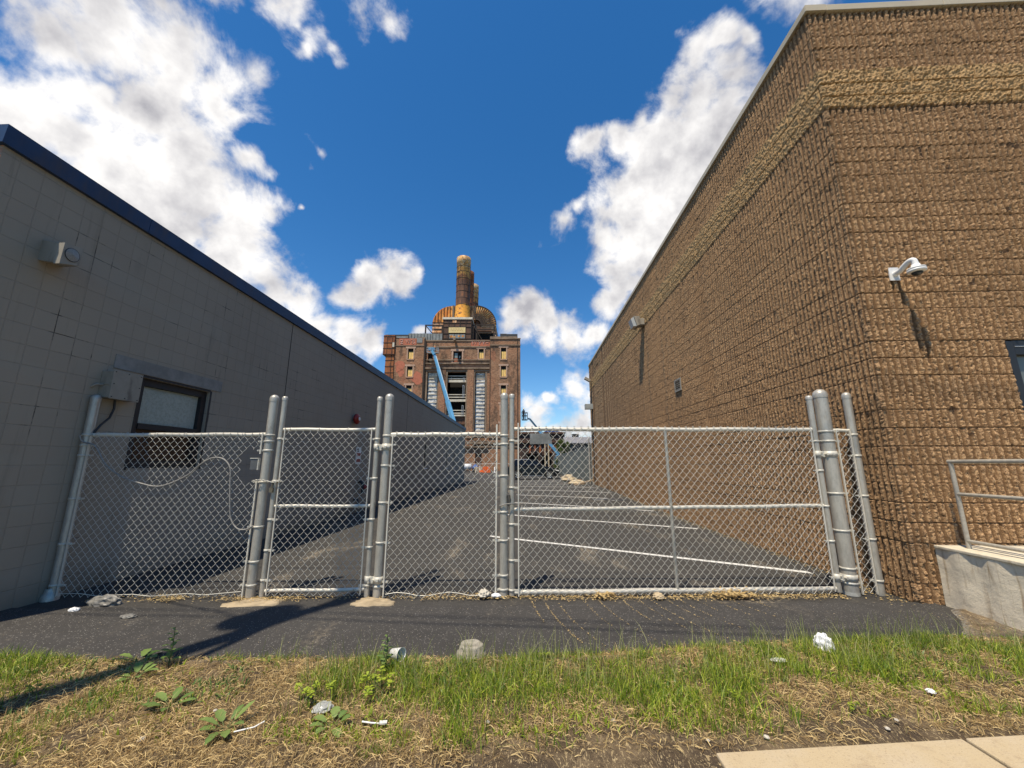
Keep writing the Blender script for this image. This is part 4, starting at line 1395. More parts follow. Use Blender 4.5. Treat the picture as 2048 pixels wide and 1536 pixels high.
def chain(name, pts, r, label, link=0.03):
    mb = MB()
    P = [Vector(p) for p in pts]
    L_ = sum((P[i + 1] - P[i]).length for i in range(len(P) - 1))
    n = int(L_ / (link * 0.72))
    for q in range(n):
        d = (q + 0.5) / n * L_
        i = 0
        while i < len(P) - 2 and d > (P[i + 1] - P[i]).length:
            d -= (P[i + 1] - P[i]).length
            i += 1
        t = (P[i + 1] - P[i]).normalized()
        c = P[i] + t * d
        u = Vector((0, 0, 1)).cross(t)
        u = u.normalized() if u.length > .1 else Vector((1, 0, 0))
        w2 = t.cross(u).normalized()
        s_ = u if q % 2 else w2
        ring = [c + t * (math.cos(k * math.pi / 4) * link * .5) + s_ * (math.sin(k * math.pi / 4) * link * .28) for k in range(9)]
        mb.tube(ring, r, 5, caps=False)
    return tag(mb.build(name, FITTING), label, 'chain')


chain('gate_chain', [(-3.27, 4.615, 1.30), (-3.20, 4.60, 1.315), (-3.14, 4.62, 1.31), (-3.08, 4.64, 1.295), (-3.0, 4.64, 1.285), (-2.96, 4.655, 1.31)], .0035,
      'steel chain wrapped round the walk gate post at waist height')
o = MB().tube([(-3.042, 4.655, 1.29), (-3.045, 4.645, 1.22), (-3.047, 4.65, 1.20)], .010, 8).box(-3.068, -3.024, 4.638, 4.66, 1.17, 1.225).build('padlock', simple('brass_lock', (0.20, 0.17, 0.12), 0.5, 0.6))
tag(o, 'small padlock hanging from the chain on the walk gate upright', 'padlock')
o = MB().tube(smooth_path([(-0.352, 4.86, 1.015), (-0.34, 4.81, 1.012), (-0.29, 4.80, 1.03), (-0.22, 4.80, 1.04), (-0.155, 4.83, 1.03), (-0.14, 4.88, 1.03), (-0.2, 4.92, 1.02), (-0.3, 4.93, 1.0), (-0.355, 4.89, 1.01), (-0.352, 4.86, 1.015)], 4), .007, 7).build('latch_loop', simple('old_cable_sleeve', (0.24, 0.225, 0.2), 0.6))
tag(o, 'grey wire loop holding the wide gate to the slim post', 'latch loop')
o = MB().tube(smooth_path([(-0.262, 4.83, 1.10), (-0.255, 4.82, 1.13), (-0.24, 4.82, 1.14), (-0.228, 4.825, 1.12), (-0.228, 4.83, 1.06)], 4), .006, 6).tube([(-0.258, 4.83, 1.125), (-0.25, 4.835, 1.04)], .012, 8).build('gate_latch', simple('worn_dark_steel', (0.12, 0.11, 0.095), 0.5, 0.6))
tag(o, 'dark steel latch fork between the slim post and the wide gate', 'latch')

# footings, stub, debris
def blob(name, cx, cy, rx2, ry2, h, mat, label, cat, group=None, seed=0, rot=0.0, z=0.02):
    rs = random.Random(seed)
    mb = MB()
    n = 40
    rad = [1 + 0.13 * math.sin(3 * a + seed) + 0.09 * math.sin(5 * a + seed * 2) + .06 * math.sin(11 * a) + 0.10 * rs.random() for a in [k * 2 * math.pi / n for k in range(n)]]
    rings = [(1.0, -0.02), (0.97, h * 0.35), (0.8, h * 0.7), (0.45, h), (0.0, h * 1.02)]
    vs = []
    for (q, z_) in rings:
        for k in range(n):
            a = k * 2 * math.pi / n
            x_, y_ = rx2 * q * rad[k] * math.cos(a), ry2 * q * rad[k] * math.sin(a)
            vs.append((cx + x_ * math.cos(rot) - y_ * math.sin(rot), cy + x_ * math.sin(rot) + y_ * math.cos(rot), z + z_ + 0.003 * rs.random()))
    fs = [(i * n + k, i * n + (k + 1) % n, (i + 1) * n + (k + 1) % n, (i + 1) * n + k) for i in range(len(rings) - 1) for k in range(n)]
    mb.add(vs, fs, True)
    return tag(mb.build(name, mat), label, cat, group)


blob('post_footing', -3.02, 4.52, 0.28, 0.13, 0.006, PAD, 'flat tan concrete footing under the left post of the walk gate', 'concrete footing', 'gate post footings', 3, 0.25)
blob('post_footing', -1.72, 4.60, 0.21, 0.13, 0.007, PAD, 'flat tan concrete footing under the hinge post of the walk gate', 'concrete footing', 'gate post footings', 8)

t_ = MB().lathe((-0.47, 3.46, 0.0), [(0.125, -0.03), (0.118, 0.03), (0.098, 0.040), (0.094, 0.083), (0.086, 0.091), (0.064, 0.094), (0.061, 0.090), (0.0, 0.091)], 22).build('concrete_stub', STUBC)
for v in t_.data.vertices:
    v.co.x += 0.006 * math.sin(v.co.z * 90 + v.co.y * 60)
    v.co.y += 0.005 * math.sin(v.co.x * 80)
tag(t_, 'low round concrete stub at the edge of the asphalt and grass', 'concrete stub')

# ------------------------------------------------------------------ power station (built square to the view line)
ps = thing('power_station', (-13, 90, 0), 'old brown brick power station with rusty ducts and three stacks behind the lot', 'building', turn=True)
T = lambda: MB(turn=True)
D0 = 90.0


def hole_list():
    h = []
    for x0, x1, zs in ((-24.9, -23.6, ((26.1, 28.6), (21.8, 24.2), (17.4, 19.6), (12.9, 15.1), (8.4, 10.6))), (-2.65, -1.4, ((26.1, 28.8), (21.8, 24.3), (17.2, 19.6), (12.7, 15.1), (8.4, 10.6)))):
        for z0, z1 in zs:
            h.append((x0, x1, z0, z1))
    return h


hl = hole_list()
mb = T()
mb.wall('y', D0, 1, -28.1, -20.9, -1, 31.1, [q for q in hl if q[0] < -20], 0.45)
mb.add([(-28.1, D0, -1), (-28.1, 125, -1), (-28.1, 125, 31.1), (-28.1, D0, 31.1)], [(0, 1, 2, 3)])
mb.build('left_wing', OBRICK, ps)
cen = [(-20.1, -17.6, 8.4, 22.9), (-15.3, -10.9, 8.0, 22.9), (-8.75, -6.3, 8.4, 22.9), (-14.1, -12.0, 25.5, 28.0), (-8.0, -6.8, 26.3, 28.6), (-20.2, -19.0, 25.0, 27.6),
       (-8.4, -6.9, 1.2, 3.9), (-14.6, -11.2, 0.2, 4.4)]
mb = T().wall('y', D0 + 0.35, 1, -20.9, -5.3, -1, 30.7, cen, 0.9)
mb.build('centre_bay', OBRICK, ps)
mb = T().wall('y', D0, 1, -5.3, 2.0, -1, 31.2, [q for q in hl if q[0] > -20], 0.45)
mb.add([(2.0, D0, -1), (2.0, D0, 31.2), (2.0, 125, 31.2), (2.0, 125, -1)], [(0, 1, 2, 3)])
mb.build('right_wing', OBRICK, ps)
mb = T()
mb.box(-28.1, 2.0, D0 + 1.6, 125, 29.2, 29.5)
mb.box(-28.1, 2.0, 124.6, 125, -1, 29.5)
mb.add([(-20.9, D0, -1), (-20.9, D0 + .35, -1), (-20.9, D0 + .35, 30.9), (-20.9, D0, 30.9)], [(0, 1, 2, 3)])
mb.add([(-5.3, D0, -1), (-5.3, D0 + .35, -1), (-5.3, D0 + .35, 30.9), (-5.3, D0, 30.9)], [(0, 1, 2, 3)])
mb.build('roof', DARKBOX, ps)
# pilasters and bands on the centre bay
mb = T()
for x0, x1 in ((-17.3, -15.7), (-10.55, -9.05)):
    mb.box(x0, x1, D0 + 0.05, D0 + 0.349, 7.6, 23.5)
mb.each('pilaster', OBRICK, ps)
mb = T()
for z0, z1, pr in ((25.75, 26.0, .22), (24.85, 25.15, .30), (23.65, 24.0, .38), (23.1, 23.3, .18), (29.0, 29.3, .18), (30.55, 30.85, .15)):
    mb.box(-20.85, -5.35, D0 + 0.35 - pr, D0 + 0.348, z0, z1)
for z0, z1, pr in ((29.35, 29.6, .2), (31.0, 31.25, .2)):
    mb.box(-5.3, 2.1, D0 - pr, D0 - .002, z0, z1)
mb.box(-28.2, 2.1, D0 - .30, D0 - .002, 6.0, 6.5).box(-28.15, 2.05, D0 - .18, D0 - .002, 7.3, 7.6).box(-28.15, 2.05, D0 - .15, D0 - .002, 5.2, 5.45)
mb.box(-28.2, -20.95, D0 - .12, D0 - .002, 29.25, 29.45)
mb.each('stone_band', OTRIM, ps)
mb = T()
mb.box(-21.1, -20.75, D0 - .2, D0 + .0, 3, 31.1).box(1.25, 1.4, D0 - .12, D0 - .002, 0, 31.0).box(-5.25, -5.1, D0 - .06, D0 - .002, 8, 29)
mb.each('down_pipe', SEAM, ps)
# parapet pieces
T().box(-22.4, -20.9, D0 + .002, D0 + .5, 31.1, 31.5).box(-5.3, 1.2, D0 + .01, D0 + .5, 31.22, 31.7).each('parapet', OTRIM, ps)
# red painted patches with faded graffiti
for (x0, x1, z0, z1, y) in ((-27.2, -23.0, 29.5, 31.15, D0), (-9.9, -5.35, 29.35, 30.9, D0 + .35)):
    pt = T().box(x0, x1, y - .06, y - .003, z0, z1).build('red_patch', REDP, ps)
    g = T()
    rs = random.Random(int(x0))
    if x0 < -20:
        strokes = [[(-26.9, 30.7), (-26.4, 30.8)], [(-26.9, 30.2), (-26.3, 30.3)], [(-26.8, 29.8), (-26.2, 29.8)], [(-26.3, 30.8), (-26.6, 29.8)], [(-25.6, 30.8), (-25.2, 30.0), (-25.0, 30.8)], [(-24.9, 30.7), (-24.5, 30.5), (-24.8, 30.0)],
                   [(-24.3, 30.9), (-23.8, 30.6), (-24.1, 30.1), (-23.6, 29.8)], [(-23.5, 30.9), (-23.6, 30.3), (-23.3, 29.9)]]
    else:
        strokes = [[(-9.6, 30.6), (-9.4, 29.7), (-9.1, 30.4), (-8.8, 29.7), (-8.6, 30.6)], [(-8.2, 30.6), (-7.8, 30.1), (-7.9, 29.6)], [(-7.4, 30.6), (-7.8, 30.1)], [(-7.1, 30.6), (-6.8, 29.8)], [(-7.1, 30.6), (-6.6, 30.5), (-6.8, 30.1)], [(-6.3, 30.1), (-5.7, 30.15)]]
    for s in strokes:
        g.tube([(p[0], y - .075, p[1]) for p in s], 0.075, 5)
    g.build('graffiti', GRAF, pt)


def splash(cx, cz, rx2, rz2, seed):
    n = 26
    rs = random.Random(seed)
    ring = [(cx + rx2 * math.cos(a) * (1 + .25 * math.sin(3 * a + seed) + .2 * rs.random()), cz + rz2 * math.sin(a) * (1 + .2 * math.sin(2 * a + seed) + .15 * rs.random())) for a in [k * 2 * math.pi / n for k in range(n)]]
    T().prism(ring, 'y', D0 - .02, D0 - .001).build('red_stain', REDP, ps)


splash(-26.8, 24.2, 1.0, 1.5, 1)
splash(-22.4, 21.4, 1.2, 1.3, 4)
splash(-26.3, 22.6, .7, .8, 6)
# boarded windows
for (x0, x1, z0, z1) in hl + [(-8.0, -6.8, 26.3, 28.6)]:
    y = D0 + (.35 if -20 < x0 < -5.5 else 0)
    wn_ = T().box(x0 - .28, x0, y - .08, y - .002, z0 - .15, z1 + .05).box(x1, x1 + .28, y - .08, y - .002, z0 - .15, z1 + .05).box(x0 - .55, x1 + .55, y - .10, y - .002, z1 + .052, z1 + .5).box(x0 - .2, x1 + .2, y - .14, y - .082, z0 - .3, z0 - .12).build('window', LTRIM, ps)
    T().box(x0 + .12, x1 - .04, y + .25, y + .30, z0 + .02, z0 + (z1 - z0) * .72).build('plywood_board', PLY, wn_)
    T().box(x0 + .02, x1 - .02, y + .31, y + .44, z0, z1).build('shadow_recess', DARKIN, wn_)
    T().box((x0 + x1) / 2 + .02, (x0 + x1) / 2 + .06, y + .22, y + .249, z0 + .02, z0 + (z1 - z0) * .72).build('board_joint', SEAM, wn_)
y = D0 + .35
wn_ = T().box(-14.5, -14.1, y - .08, y - .002, 25.3, 28.1).box(-12.0, -11.7, y - .08, y - .002, 25.3, 28.1).box(-14.7, -11.5, y - .1, y - .002, 28.1, 28.6).box(-14.5, -11.6, y - .15, y - .002, 25.0, 25.29).build('window', LTRIM, ps)
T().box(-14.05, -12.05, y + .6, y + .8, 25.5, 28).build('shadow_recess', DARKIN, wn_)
T().box(-13.8, -13.1, y + .3, y + .34, 26.5, 27.7).box(-12.75, -12.45, y + .3, y + .34, 26.4, 27.0).build('broken_pane', simple('pale_green_glass', (.25, .29, .26), .3), wn_)
T().box(-13.9, -13.1, y + .3, y + .35, 25.5, 26.4).build('red_infill', REDP, wn_)
T().box(-14.05, -13.93, y + .2, y + .3, 25.5, 28).box(-13.02, -12.88, y + .2, y + .3, 25.5, 28).box(-12.15, -12.05, y + .2, y + .3, 25.5, 28).build('mullions', SEAM, wn_)
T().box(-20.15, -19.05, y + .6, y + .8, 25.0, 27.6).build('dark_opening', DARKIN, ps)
T().box(-19.9, -19.3, y + .3, y + .34, 25.7, 26.3).build('broken_pane', simple('grey_glass', (.2, .2, .19), .3), ps)
# tall sheeted windows
for x0, x1 in ((-20.1, -17.6), (-8.75, -6.3)):
    wn_ = T().box(x0 - .3, x0, y - .1, y - .002, 8.2, 23.05).box(x1, x1 + .3, y - .1, y - .002, 8.2, 23.05).build('window', OTRIM, ps)
    T().box(x0 + .03, x1 - .03, y + .5, y + .6, 8.42, 22.88).build('sheeting', SHEET, wn_)
    T().box(x0 + .3, x1 - .3, y + .44, y + .499, 21.2, 22.3).build('tan_sheet', SHEETTOP, wn_)
    mb = T()
    z = 8.9
    k = 0
    rs = random.Random(int(x0 * 7))
    while z < 22.4:
        mb.box(x0 + .05, x1 - .05, y + .38, y + .497, z, z + (0.18 if k % 3 else .30))
        z += 0.72 + 0.35 * rs.random()
        k += 1
    mb.build('floor_edges', SLAB, wn_)
    T().box(x0 + .03, x0 + .16, y + .3, y + .379, 8.42, 22.88).box(x1 - .16, x1 - .03, y + .3, y + .379, 8.42, 22.88).build('mullions', SEAM, wn_)
# the gutted centre opening with floor slabs
wn_ = T().box(-15.62, -15.3, y - .12, y - .002, 8.0, 23.05).box(-10.9, -10.56, y - .12, y - .002, 8, 23.05).box(-15.3, -10.9, y - .08, y - .002, 22.92, 23.08).build('gutted_opening', OTRIM, ps)
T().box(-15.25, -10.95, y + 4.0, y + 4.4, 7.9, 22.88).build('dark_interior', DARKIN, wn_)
mb = T()
for z, h2 in ((22.0, .16), (21.35, .2), (20.55, .55), (17.5, .16), (16.85, .2), (15.9, .55), (13.75, .16), (13.05, .22), (12.45, .35), (9.3, .3)):
    mb.box(-15.25, -10.95, y + .45, y + 1.0, z, z + h2)
mb.each('floor_slab', SLAB, wn_)
mb = T()
for (x, z0, z1) in ((-11.35, 16.7, 19.8), (-11.45, 12.8, 15.0), (-11.3, 20.6, 21.6)):
    mb.box(x - .05, x + .05, y + .3, y + .4, z0, z1).box(x - .35, x - .28, y + .3, y + .4, z0, z1).box(x - .3, x + .05, y + .3, y + .38, z1 - .1, z1)
mb.box(-14.5, -14.42, y + .5, y + .6, 20.6, 21.9).each('standpipe', LIFTW, wn_)
T().box(-15.2, -11.0, y + .9, y + 1.0, 10.6, 12.3).build('rusty_curtain', RUST_D, wn_)
dr = T().box(-8.35, -6.95, y + .3, y + .4, 1.2, 3.85).build('door', RUST_D, ps)
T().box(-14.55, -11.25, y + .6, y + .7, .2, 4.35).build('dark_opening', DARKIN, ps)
T().box(-9.2, -6.0, D0 - .7, D0 - .31, 7.62, 8.05).build('white_ledge', CAPW, ps)

# rusty side tower
tw = T().box(-30.8, -28.12, D0 - .4, 97, 27.0, 31.9).box(-30.15, -28.12, D0 - .2, 96, -1, 26.998).build('side_tower', RUST_R, ps)
mb = T()
for z in (31.5, 29.9, 28.5, 27.05):
    mb.box(-30.85, -28.1, D0 - .46, D0 - .402, z, z + .14)
for x in (-29.95, -28.75):
    mb.box(x, x + .1, D0 - .46, D0 - .402, 27.2, 31.5)
for k in range(18):
    mb.box(-30.2, -28.1, D0 - .26, D0 - .202, 25.6 - 1.5 * k, 25.72 - 1.5 * k)
mb.box(-28.85, -28.75, D0 - .26, D0 - .202, 0, 26.9)
mb.prism([(-30.8, 27.0), (-30.2, 26.5), (-30.2, 27.0)], 'y', D0 - .38, D0 + 3)
mb.build('panel_seams', SEAM, tw)
T().box(-28.6, -28.15, D0 - .52, D0 - .47, 28.9, 30.0).build('pale_board', CAPW, tw)
T().box(-30.8, -25.2, D0 + .6, 100, 31.9, 32.35).build('tower_roof', DARKBOX, tw)
T().box(-30.8, -25.2, D0 + .45, D0 + .598, 31.45, 31.88).build('gutter', CORR, tw)
# corrugated screens
mb = T()
for x0, x1, z0, z1 in ((-25.3, -20.2, 31.0, 32.75), (-20.1, -17.2, 30.8, 32.7)):
    x = x0
    while x < x1 - .1:
        mb.prism([(x, z0), (x + .58, z0), (x + .58, z1), (x, z1)], 'y', D0 + .9, D0 + 1.0)
        mb.box(x + .60, x + .74, D0 + .75, D0 + 1.1, z0, z1)
        x += .78
mb.build('corrugated_screen', CORR, ps)
T().box(-22.9, -21.6, D0 - .08, D0 + .3, 30.1, 31.3).build('corrugated_flap', CORR, ps)
T().box(-2.9, -1.3, D0 + 1.2, D0 + 4, 31.3, 32.8).box(-1.28, 1.35, D0 + 1.3, D0 + 4, 31.3, 32.75).build('roof_unit', DARKBOX, ps)
# breeching house under the first stack
bh = T().box(-17.2, -10.1, 92.6, 99.5, 30.0, 37.0).build('breeching_house', RUST_D, ps)
T().box(-17.4, -9.9, 92.4, 99.7, 37.0, 37.55).build('white_cap', CAPW, bh)
mb = T()
for z in (36.0, 34.95, 33.25, 31.9):
    mb.box(-17.22, -10.08, 92.50, 92.598, z, z + .13)
for x in (-17.15, -15.85, -14.4, -13.0, -11.6, -10.25):
    mb.box(x, x + .12, 92.50, 92.598, 32, 37)
mb.build('panel_seams', SEAM, bh)
sg = T().box(-15.75, -11.6, 92.40, 92.499, 33.45, 34.85).build('faded_sign', YSIGN, bh)
g = T()
rs = random.Random(5)
for r_ in range(2):
    x = -15.3
    while x < -12.1:
        w2 = .25 + .3 * rs.random()
        g.box(x, min(x + w2, -12), 92.385, 92.399, 34.4 - .45 * r_, 34.5 - .45 * r_)
        x += w2 + .14
g.build('worn_text', simple('worn_lettering', (.42, .28, .1), .8), sg)
T().box(-15.6, -11.7, 92.52, 92.59, 32.05, 33.1).build('grey_panes', CORR, bh)
mb = T()
for (x, z, r_) in ((-15.1, 32.5, .45), (-13.2, 32.6, .3), (-12.2, 32.6, .32), (-14.3, 32.4, .28)):
    mb.prism([(x + r_ * math.cos(k * .9), z + r_ * .8 * math.sin(k * .9)) for k in range(7)], 'y', 92.49, 92.518)
mb.build('rust_blots', RUST_O, bh)
T().box(-14.9, -13.9, 92.5, 92.59, 36.15, 36.7).build('orange_panel', RUST_P, bh)


# duct elbows
def arc(cx, cz, r, a0, a1, n):
    return [(cx + r * math.cos(a0 + (a1 - a0) * k / n), cz + r * math.sin(a0 + (a1 - a0) * k / n)) for k in range(n + 1)]


hp = math.pi / 2
# left elbow: panels upright
poly = arc(-16.2, 38.2, 5.1, math.pi, hp, 16)
poly = [(-21.3, 31.0)] + poly + [(-13.6, 43.3), (-13.6, 38.5), (-17.6, 38.3), (-18.2, 37.2), (-18.2, 31.0)]
le = T().prism(poly, 'y', 99.0, 105.5).build('left_duct', RUST_O, ps)
T().box(-21.2, -18.0, 98.9, 98.99, 31.2, 38.6).build('pink_sheets', RUST_P, le)
mb = T()
for x in (-20.7, -19.9, -19.1, -18.3, -17.5, -16.7, -15.3, -14.6):
    top = 38.2 + math.sqrt(max(0, 5.1 ** 2 - (x + 16.2) ** 2)) if x < -16.2 else 43.3
    mb.box(x, x + .10, 98.80, 98.995, 38.7, top - .05)
for z in (38.5, 37.7, 36.7, 35.6, 34.4):
    mb.box(-21.35, -17.5, 98.75, 98.88, z, z + .13)
mb.build('seams', SEAM, le)
T().box(-16.0, -15.5, 98.7, 98.99, 37.8, 43.4).build('grey_strut', simple('grey_brown_strut', (.15, .12, .09), .8), le)
# right elbow: fan of radial seams
cx, cz, R_ = -9.7, 37.9, 5.45
outer = arc(cx, cz, R_, 0, hp, 18)
inner = arc(cx, cz, 1.5, hp, 0, 8)
poly = [(cx + R_, 31.0)] + outer + [(-12.8, cz + R_), (-12.8, cz + 1.5)] + inner + [(cx + 1.5, 31.0)]
re_ = T()
n = len(poly)
re_.prism(poly, 'y', 99.0, 105.5)
re_ = re_.build('right_duct', RUST_P, ps)
mb = T()
for k in range(14):
    a = math.radians(2 + k * 88 / 13)
    p0 = Vector((cx + 1.6 * math.cos(a), 98.85, cz + 1.6 * math.sin(a)))
    p1 = Vector((cx + (R_ + .02) * math.cos(a), 98.85, cz + (R_ + .02) * math.sin(a)))
    d = (p1 - p0) / 2
    nn = Vector((-d.z, 0, d.x)).normalized() * .085
    mb.obox((p0 + p1) / 2, d, (0, .06, 0), nn)
for x in (-11.9, -11.0, -10.2):
    mb.box(x, x + .1, 98.8, 98.99, 39.5, 43.3)
for z in (37.3, 36.5, 35.6, 34.6):
    mb.box(cx + 1.5, cx + R_ + .04, 98.8, 98.99, z, z + .13)
mb.tube([(p[0], 98.9, p[1]) for p in outer], .12, 6).tube([(p[0], 98.9, p[1]) for p in inner], .2, 6)
mb.build('seams', SEAM, re_)
T().prism([(cx, cz)] + arc(cx, cz, 1.45, 0, hp, 8), 'y', 99.4, 104).box(-12.3, cx + 1.4, 99.3, 104, 31, cz).build('inner_casing', RUST_D, re_)
T().prism(arc(cx, cz, 5.3, math.radians(28), hp, 12) + arc(cx, cz, 3.2, hp, math.radians(28), 12), 'y', 98.93, 98.99).build('yellow_rust_panels', YRUST, re_)
# steel framing on the roof
fr = T()
for x in (-21.7, -17.5, -9.8, -8.9, -4.5):
    fr.box(x - .15, x + .15, 93.0, 93.4, 30.0, 35.8)
for z, a, b in ((35.6, -21.8, -17.2), (34.4, -19.5, -17.2), (35.6, -10.0, -4.4), (34.5, -9.0, -4.4), (33.6, -9.0, -4.4)):
    fr.box(a, b, 93.05, 93.35, z, z + .22)
fr.tube([(-21.6, 93.2, 35.5), (-20.0, 93.2, 33.6), (-19.2, 93.2, 32.6)], .12, 6).tube([(-9.6, 92.9, 35.3), (-6.9, 92.9, 30.8)], .13, 6).tube([(-4.5, 93.2, 35.6), (-3.6, 93.2, 31.5)], .14, 6).tube([(-4.0, 93.2, 35.0), (-3.3, 93.2, 31.5)], .10, 6)
fr.tube([(-17.4, 92.9, 33), (-19.0, 92.9, 30.8)], .12, 6)
fr.build('roof_steelwork', SEAM, ps)
T().box(-9.0, -4.4, 95.5, 98.5, 30.0, 34.3).box(-21.0, -17.3, 97.5, 98.7, 30.0, 34.2).build('frame_shade_block', DARKIN, ps)  # near-black boxes, coloured for the shade inside the steel frames
T().box(-20.6, -17.3, 95.5, 97.4, 30.5, 34.2).build('rusty_casing', RUST_O, ps)
T().box(-8.9, -5.2, 94.6, 95.4, 34.6, 35.5).build('hopper', RUST_D, ps)
T().tube([(-13.6, D0 + .4, 30.35), (-13.6, D0 - 2.2, 30.35)], .3, 10).build('waste_pipe', OTRIM, ps)
# stacks
for k, (x, y_, zt) in enumerate(((-13.05, 97.0, 56.2), (-12.9, 105.0, 56.2), (-12.3, 113.5, 56.2))):
    st_ = T().lathe((x, y_, 0), [(2.15, 37.5), (2.1, 38.6), (1.95, 40.2), (1.9, 42.0), (1.84, 46.0), (1.82, 54.4), (1.90, 54.5), (1.90, 56.1), (1.80, 56.2), (1.70, 55.9), (1.70, 50)], 40).build('stack', STACK if k != 1 else RUST_R, ps)
    mb = T()
    for z in (40.3, 42.3, 44.2, 46.1, 47.9, 49.8, 51.7, 53.3):
        r = 1.90 if z < 43 else 1.855
        mb.lathe((x, y_, z), [(r, -.07), (r + .05, 0), (r, .07)], 40)
    for q in range(10):
        a = q * 2 * math.pi / 10 + .3
        for z in range(4):
            zz = 40.4 + z * 3.75
            a2 = a + (z % 2) * .3
            r = 1.875 if z < 1 else 1.85
            mb.obox((x + r * math.cos(a2), y_ + r * math.sin(a2), zz + 1.85), (.03 * math.cos(a2), .03 * math.sin(a2), 0), (-.03 * math.sin(a2), .03 * math.cos(a2), 0), (0, 0, 1.85))
    mb.build('seams', SEAM, st_)

# ------------------------------------------------------------------ boom lifts
def figure(name, base, h, shirt, trousers, label, face=0.0, crouch=False):
    """standing worker, one skinned surface; hat and vest are children"""
    s = h / 1.75
    root = thing(name, base, label, 'person', turn=True)
    me = bpy.data.meshes.new('body')
    J = [((0, 0, .98), .13), ((0, 0, 1.18), .125), ((0, 0, 1.38), .15), ((0, 0, 1.50), .06), ((0, -.01, 1.62), .092), ((0, 0, 1.70), .085),
         ((.19, 0, 1.40), .062), ((.27, -.10, 1.20), .048), ((.20, -.34, 1.14), .036), ((.19, -.42, 1.14), .038),
         ((-.19, 0, 1.40), .062), ((-.27, -.10, 1.20), .048), ((-.20, -.34, 1.14), .036), ((-.19, -.42, 1.14), .038),
         ((.10, 0, .90), .10), ((.11, -.02, .50), .066), ((.11, .02, .09), .045), ((.11, -.13, .04), .04),
         ((-.10, 0, .90), .10), ((-.11, -.02, .50), .066), ((-.11, .02, .09), .045), ((-.11, -.13, .04), .04)]
    E_ = [(0, 1), (1, 2), (2, 3), (3, 4), (4, 5), (2, 6), (6, 7), (7, 8), (8, 9), (2, 10), (10, 11), (11, 12), (12, 13), (0, 14), (14, 15), (15, 16), (16, 17), (0, 18), (18, 19), (19, 20), (20, 21)]
    cf, sf = math.cos(face + CAMR), math.sin(face + CAMR)
    me.from_pydata([((p[0] * cf - p[1] * sf) * s, (p[0] * sf + p[1] * cf) * s, p[2] * s) for p, r in J], E_, [])
    o = bpy.data.objects.new('body', me)
    sc.collection.objects.link(o)
    o.parent = root
    m = o.modifiers.new('skin', 'SKIN')
    for i, (p, r) in enumerate(J):
        me.skin_vertices[0].data[i].radius = (r * s, r * s)
    me.skin_vertices[0].data[0].use_root = True
    o.modifiers.new('sub', 'SUBSURF').levels = 1
    me.materials.append(trousers)
    B = Vector(camrot(base))
    v = MB()
    v.lathe((B.x, B.y, B.z), [(.15 * s, 1.0 * s), (.165 * s, 1.15 * s), (.20 * s, 1.34 * s), (.20 * s, 1.42 * s), (.12 * s, 1.475 * s), (.07 * s, 1.49 * s)], 14)
    v.build('vest', shirt, root)
    v = MB()
    v.lathe((B.x, B.y, B.z), [(.125 * s, 1.665 * s), (.115 * s, 1.70 * s), (.10 * s, 1.755 * s), (.05 * s, 1.80 * s), (0, 1.805 * s)], 14)
    v.build('helmet', HELM, root)
    v = MB()
    v.lathe((B.x, B.y, B.z), [(.0, 1.54 * s), (.07 * s, 1.55 * s), (.094 * s, 1.61 * s), (.094 * s, 1.66 * s)], 12)
    v.build('face', SKIN, root)
    return root


def basket(parent, cx, cy, z, w, d, h, mat, turn=True):
    mb = MB(turn)
    for zz in (h, h * .55):
        mb.tube([(cx - w, cy - d, z + zz), (cx + w, cy - d, z + zz), (cx + w, cy + d, z + zz), (cx - w, cy + d, z + zz), (cx - w, cy - d, z + zz)], .045, 6)
    for sx in (-1, -.33, .33, 1):
        for sy in (-1, 1):
            mb.tube([(cx + sx * w, cy + sy * d, z), (cx + sx * w, cy + sy * d, z + h)], .04, 6)
    mb.box(cx - w, cx + w, cy - d, cy + d, z - .1, z)
    return mb.build('basket', mat, parent)


def boom(mb, p0, p1, w):
    p0, p1 = Vector(p0), Vector(p1)
    d = (p1 - p0)
    s_ = d.cross(Vector((0, 0, 1))).normalized() * w
    u = s_.cross(d).normalized() * w * 1.2
    mb.obox((p0 + p1) / 2, d / 2, s_, u)


l1 = thing('boom_lift', (-12.2, 78.9, 0), 'light blue boom lift raised high against the brick power station', 'boom lift', 'boom lifts at the power station', turn=True)
base_, tip = Vector((-11.0, 79.4, 7.0)), Vector((-18.2, 88.0, 26.6))
mb = T(); boom(mb, (-12.2, 79.2, 2.3), (-11.05, 79.35, 7.2), .36); mb.build('riser', LIFTB, l1)
mb = T(); boom(mb, base_, base_ + (tip - base_) * .40, .34); mb.build('lower_boom', LIFTB, l1)
mb = T(); boom(mb, base_ + (tip - base_) * .38, base_ + (tip - base_) * .80, .27); mb.build('middle_boom', LIFTB, l1)
mb = T(); boom(mb, base_ + (tip - base_) * .78, tip, .21); mb.build('upper_boom', LIFTB, l1)
mb = T(); boom(mb, tip + Vector((.1, -.3, -.1)), (-18.75, 88.0, 27.5), .22); mb.box(-19.6, -18.1, 87.9, 88.4, 27.6, 28.3).build('jib', LIFTB, l1)
mb = T(); off = Vector((.34, -.1, .1))
mb.tube([base_ + off + (tip - base_) * .08, base_ + off + (tip - base_) * .97], .07, 6); mb.build('hose_track', simple('pale_hose', (.55, .62, .66), .6), l1)
basket(l1, -18.6, 88.3, 27.1, 1.3, .55, 1.15, LIFTW)
bevel(T().box(-14.2, -10.8, 77.6, 80.2, 1.1, 2.7).build('turret', LIFTB, l1), .1)
T().box(-14.5, -10.6, 77.8, 80.0, .55, 1.05).build('chassis', BLACKM, l1)
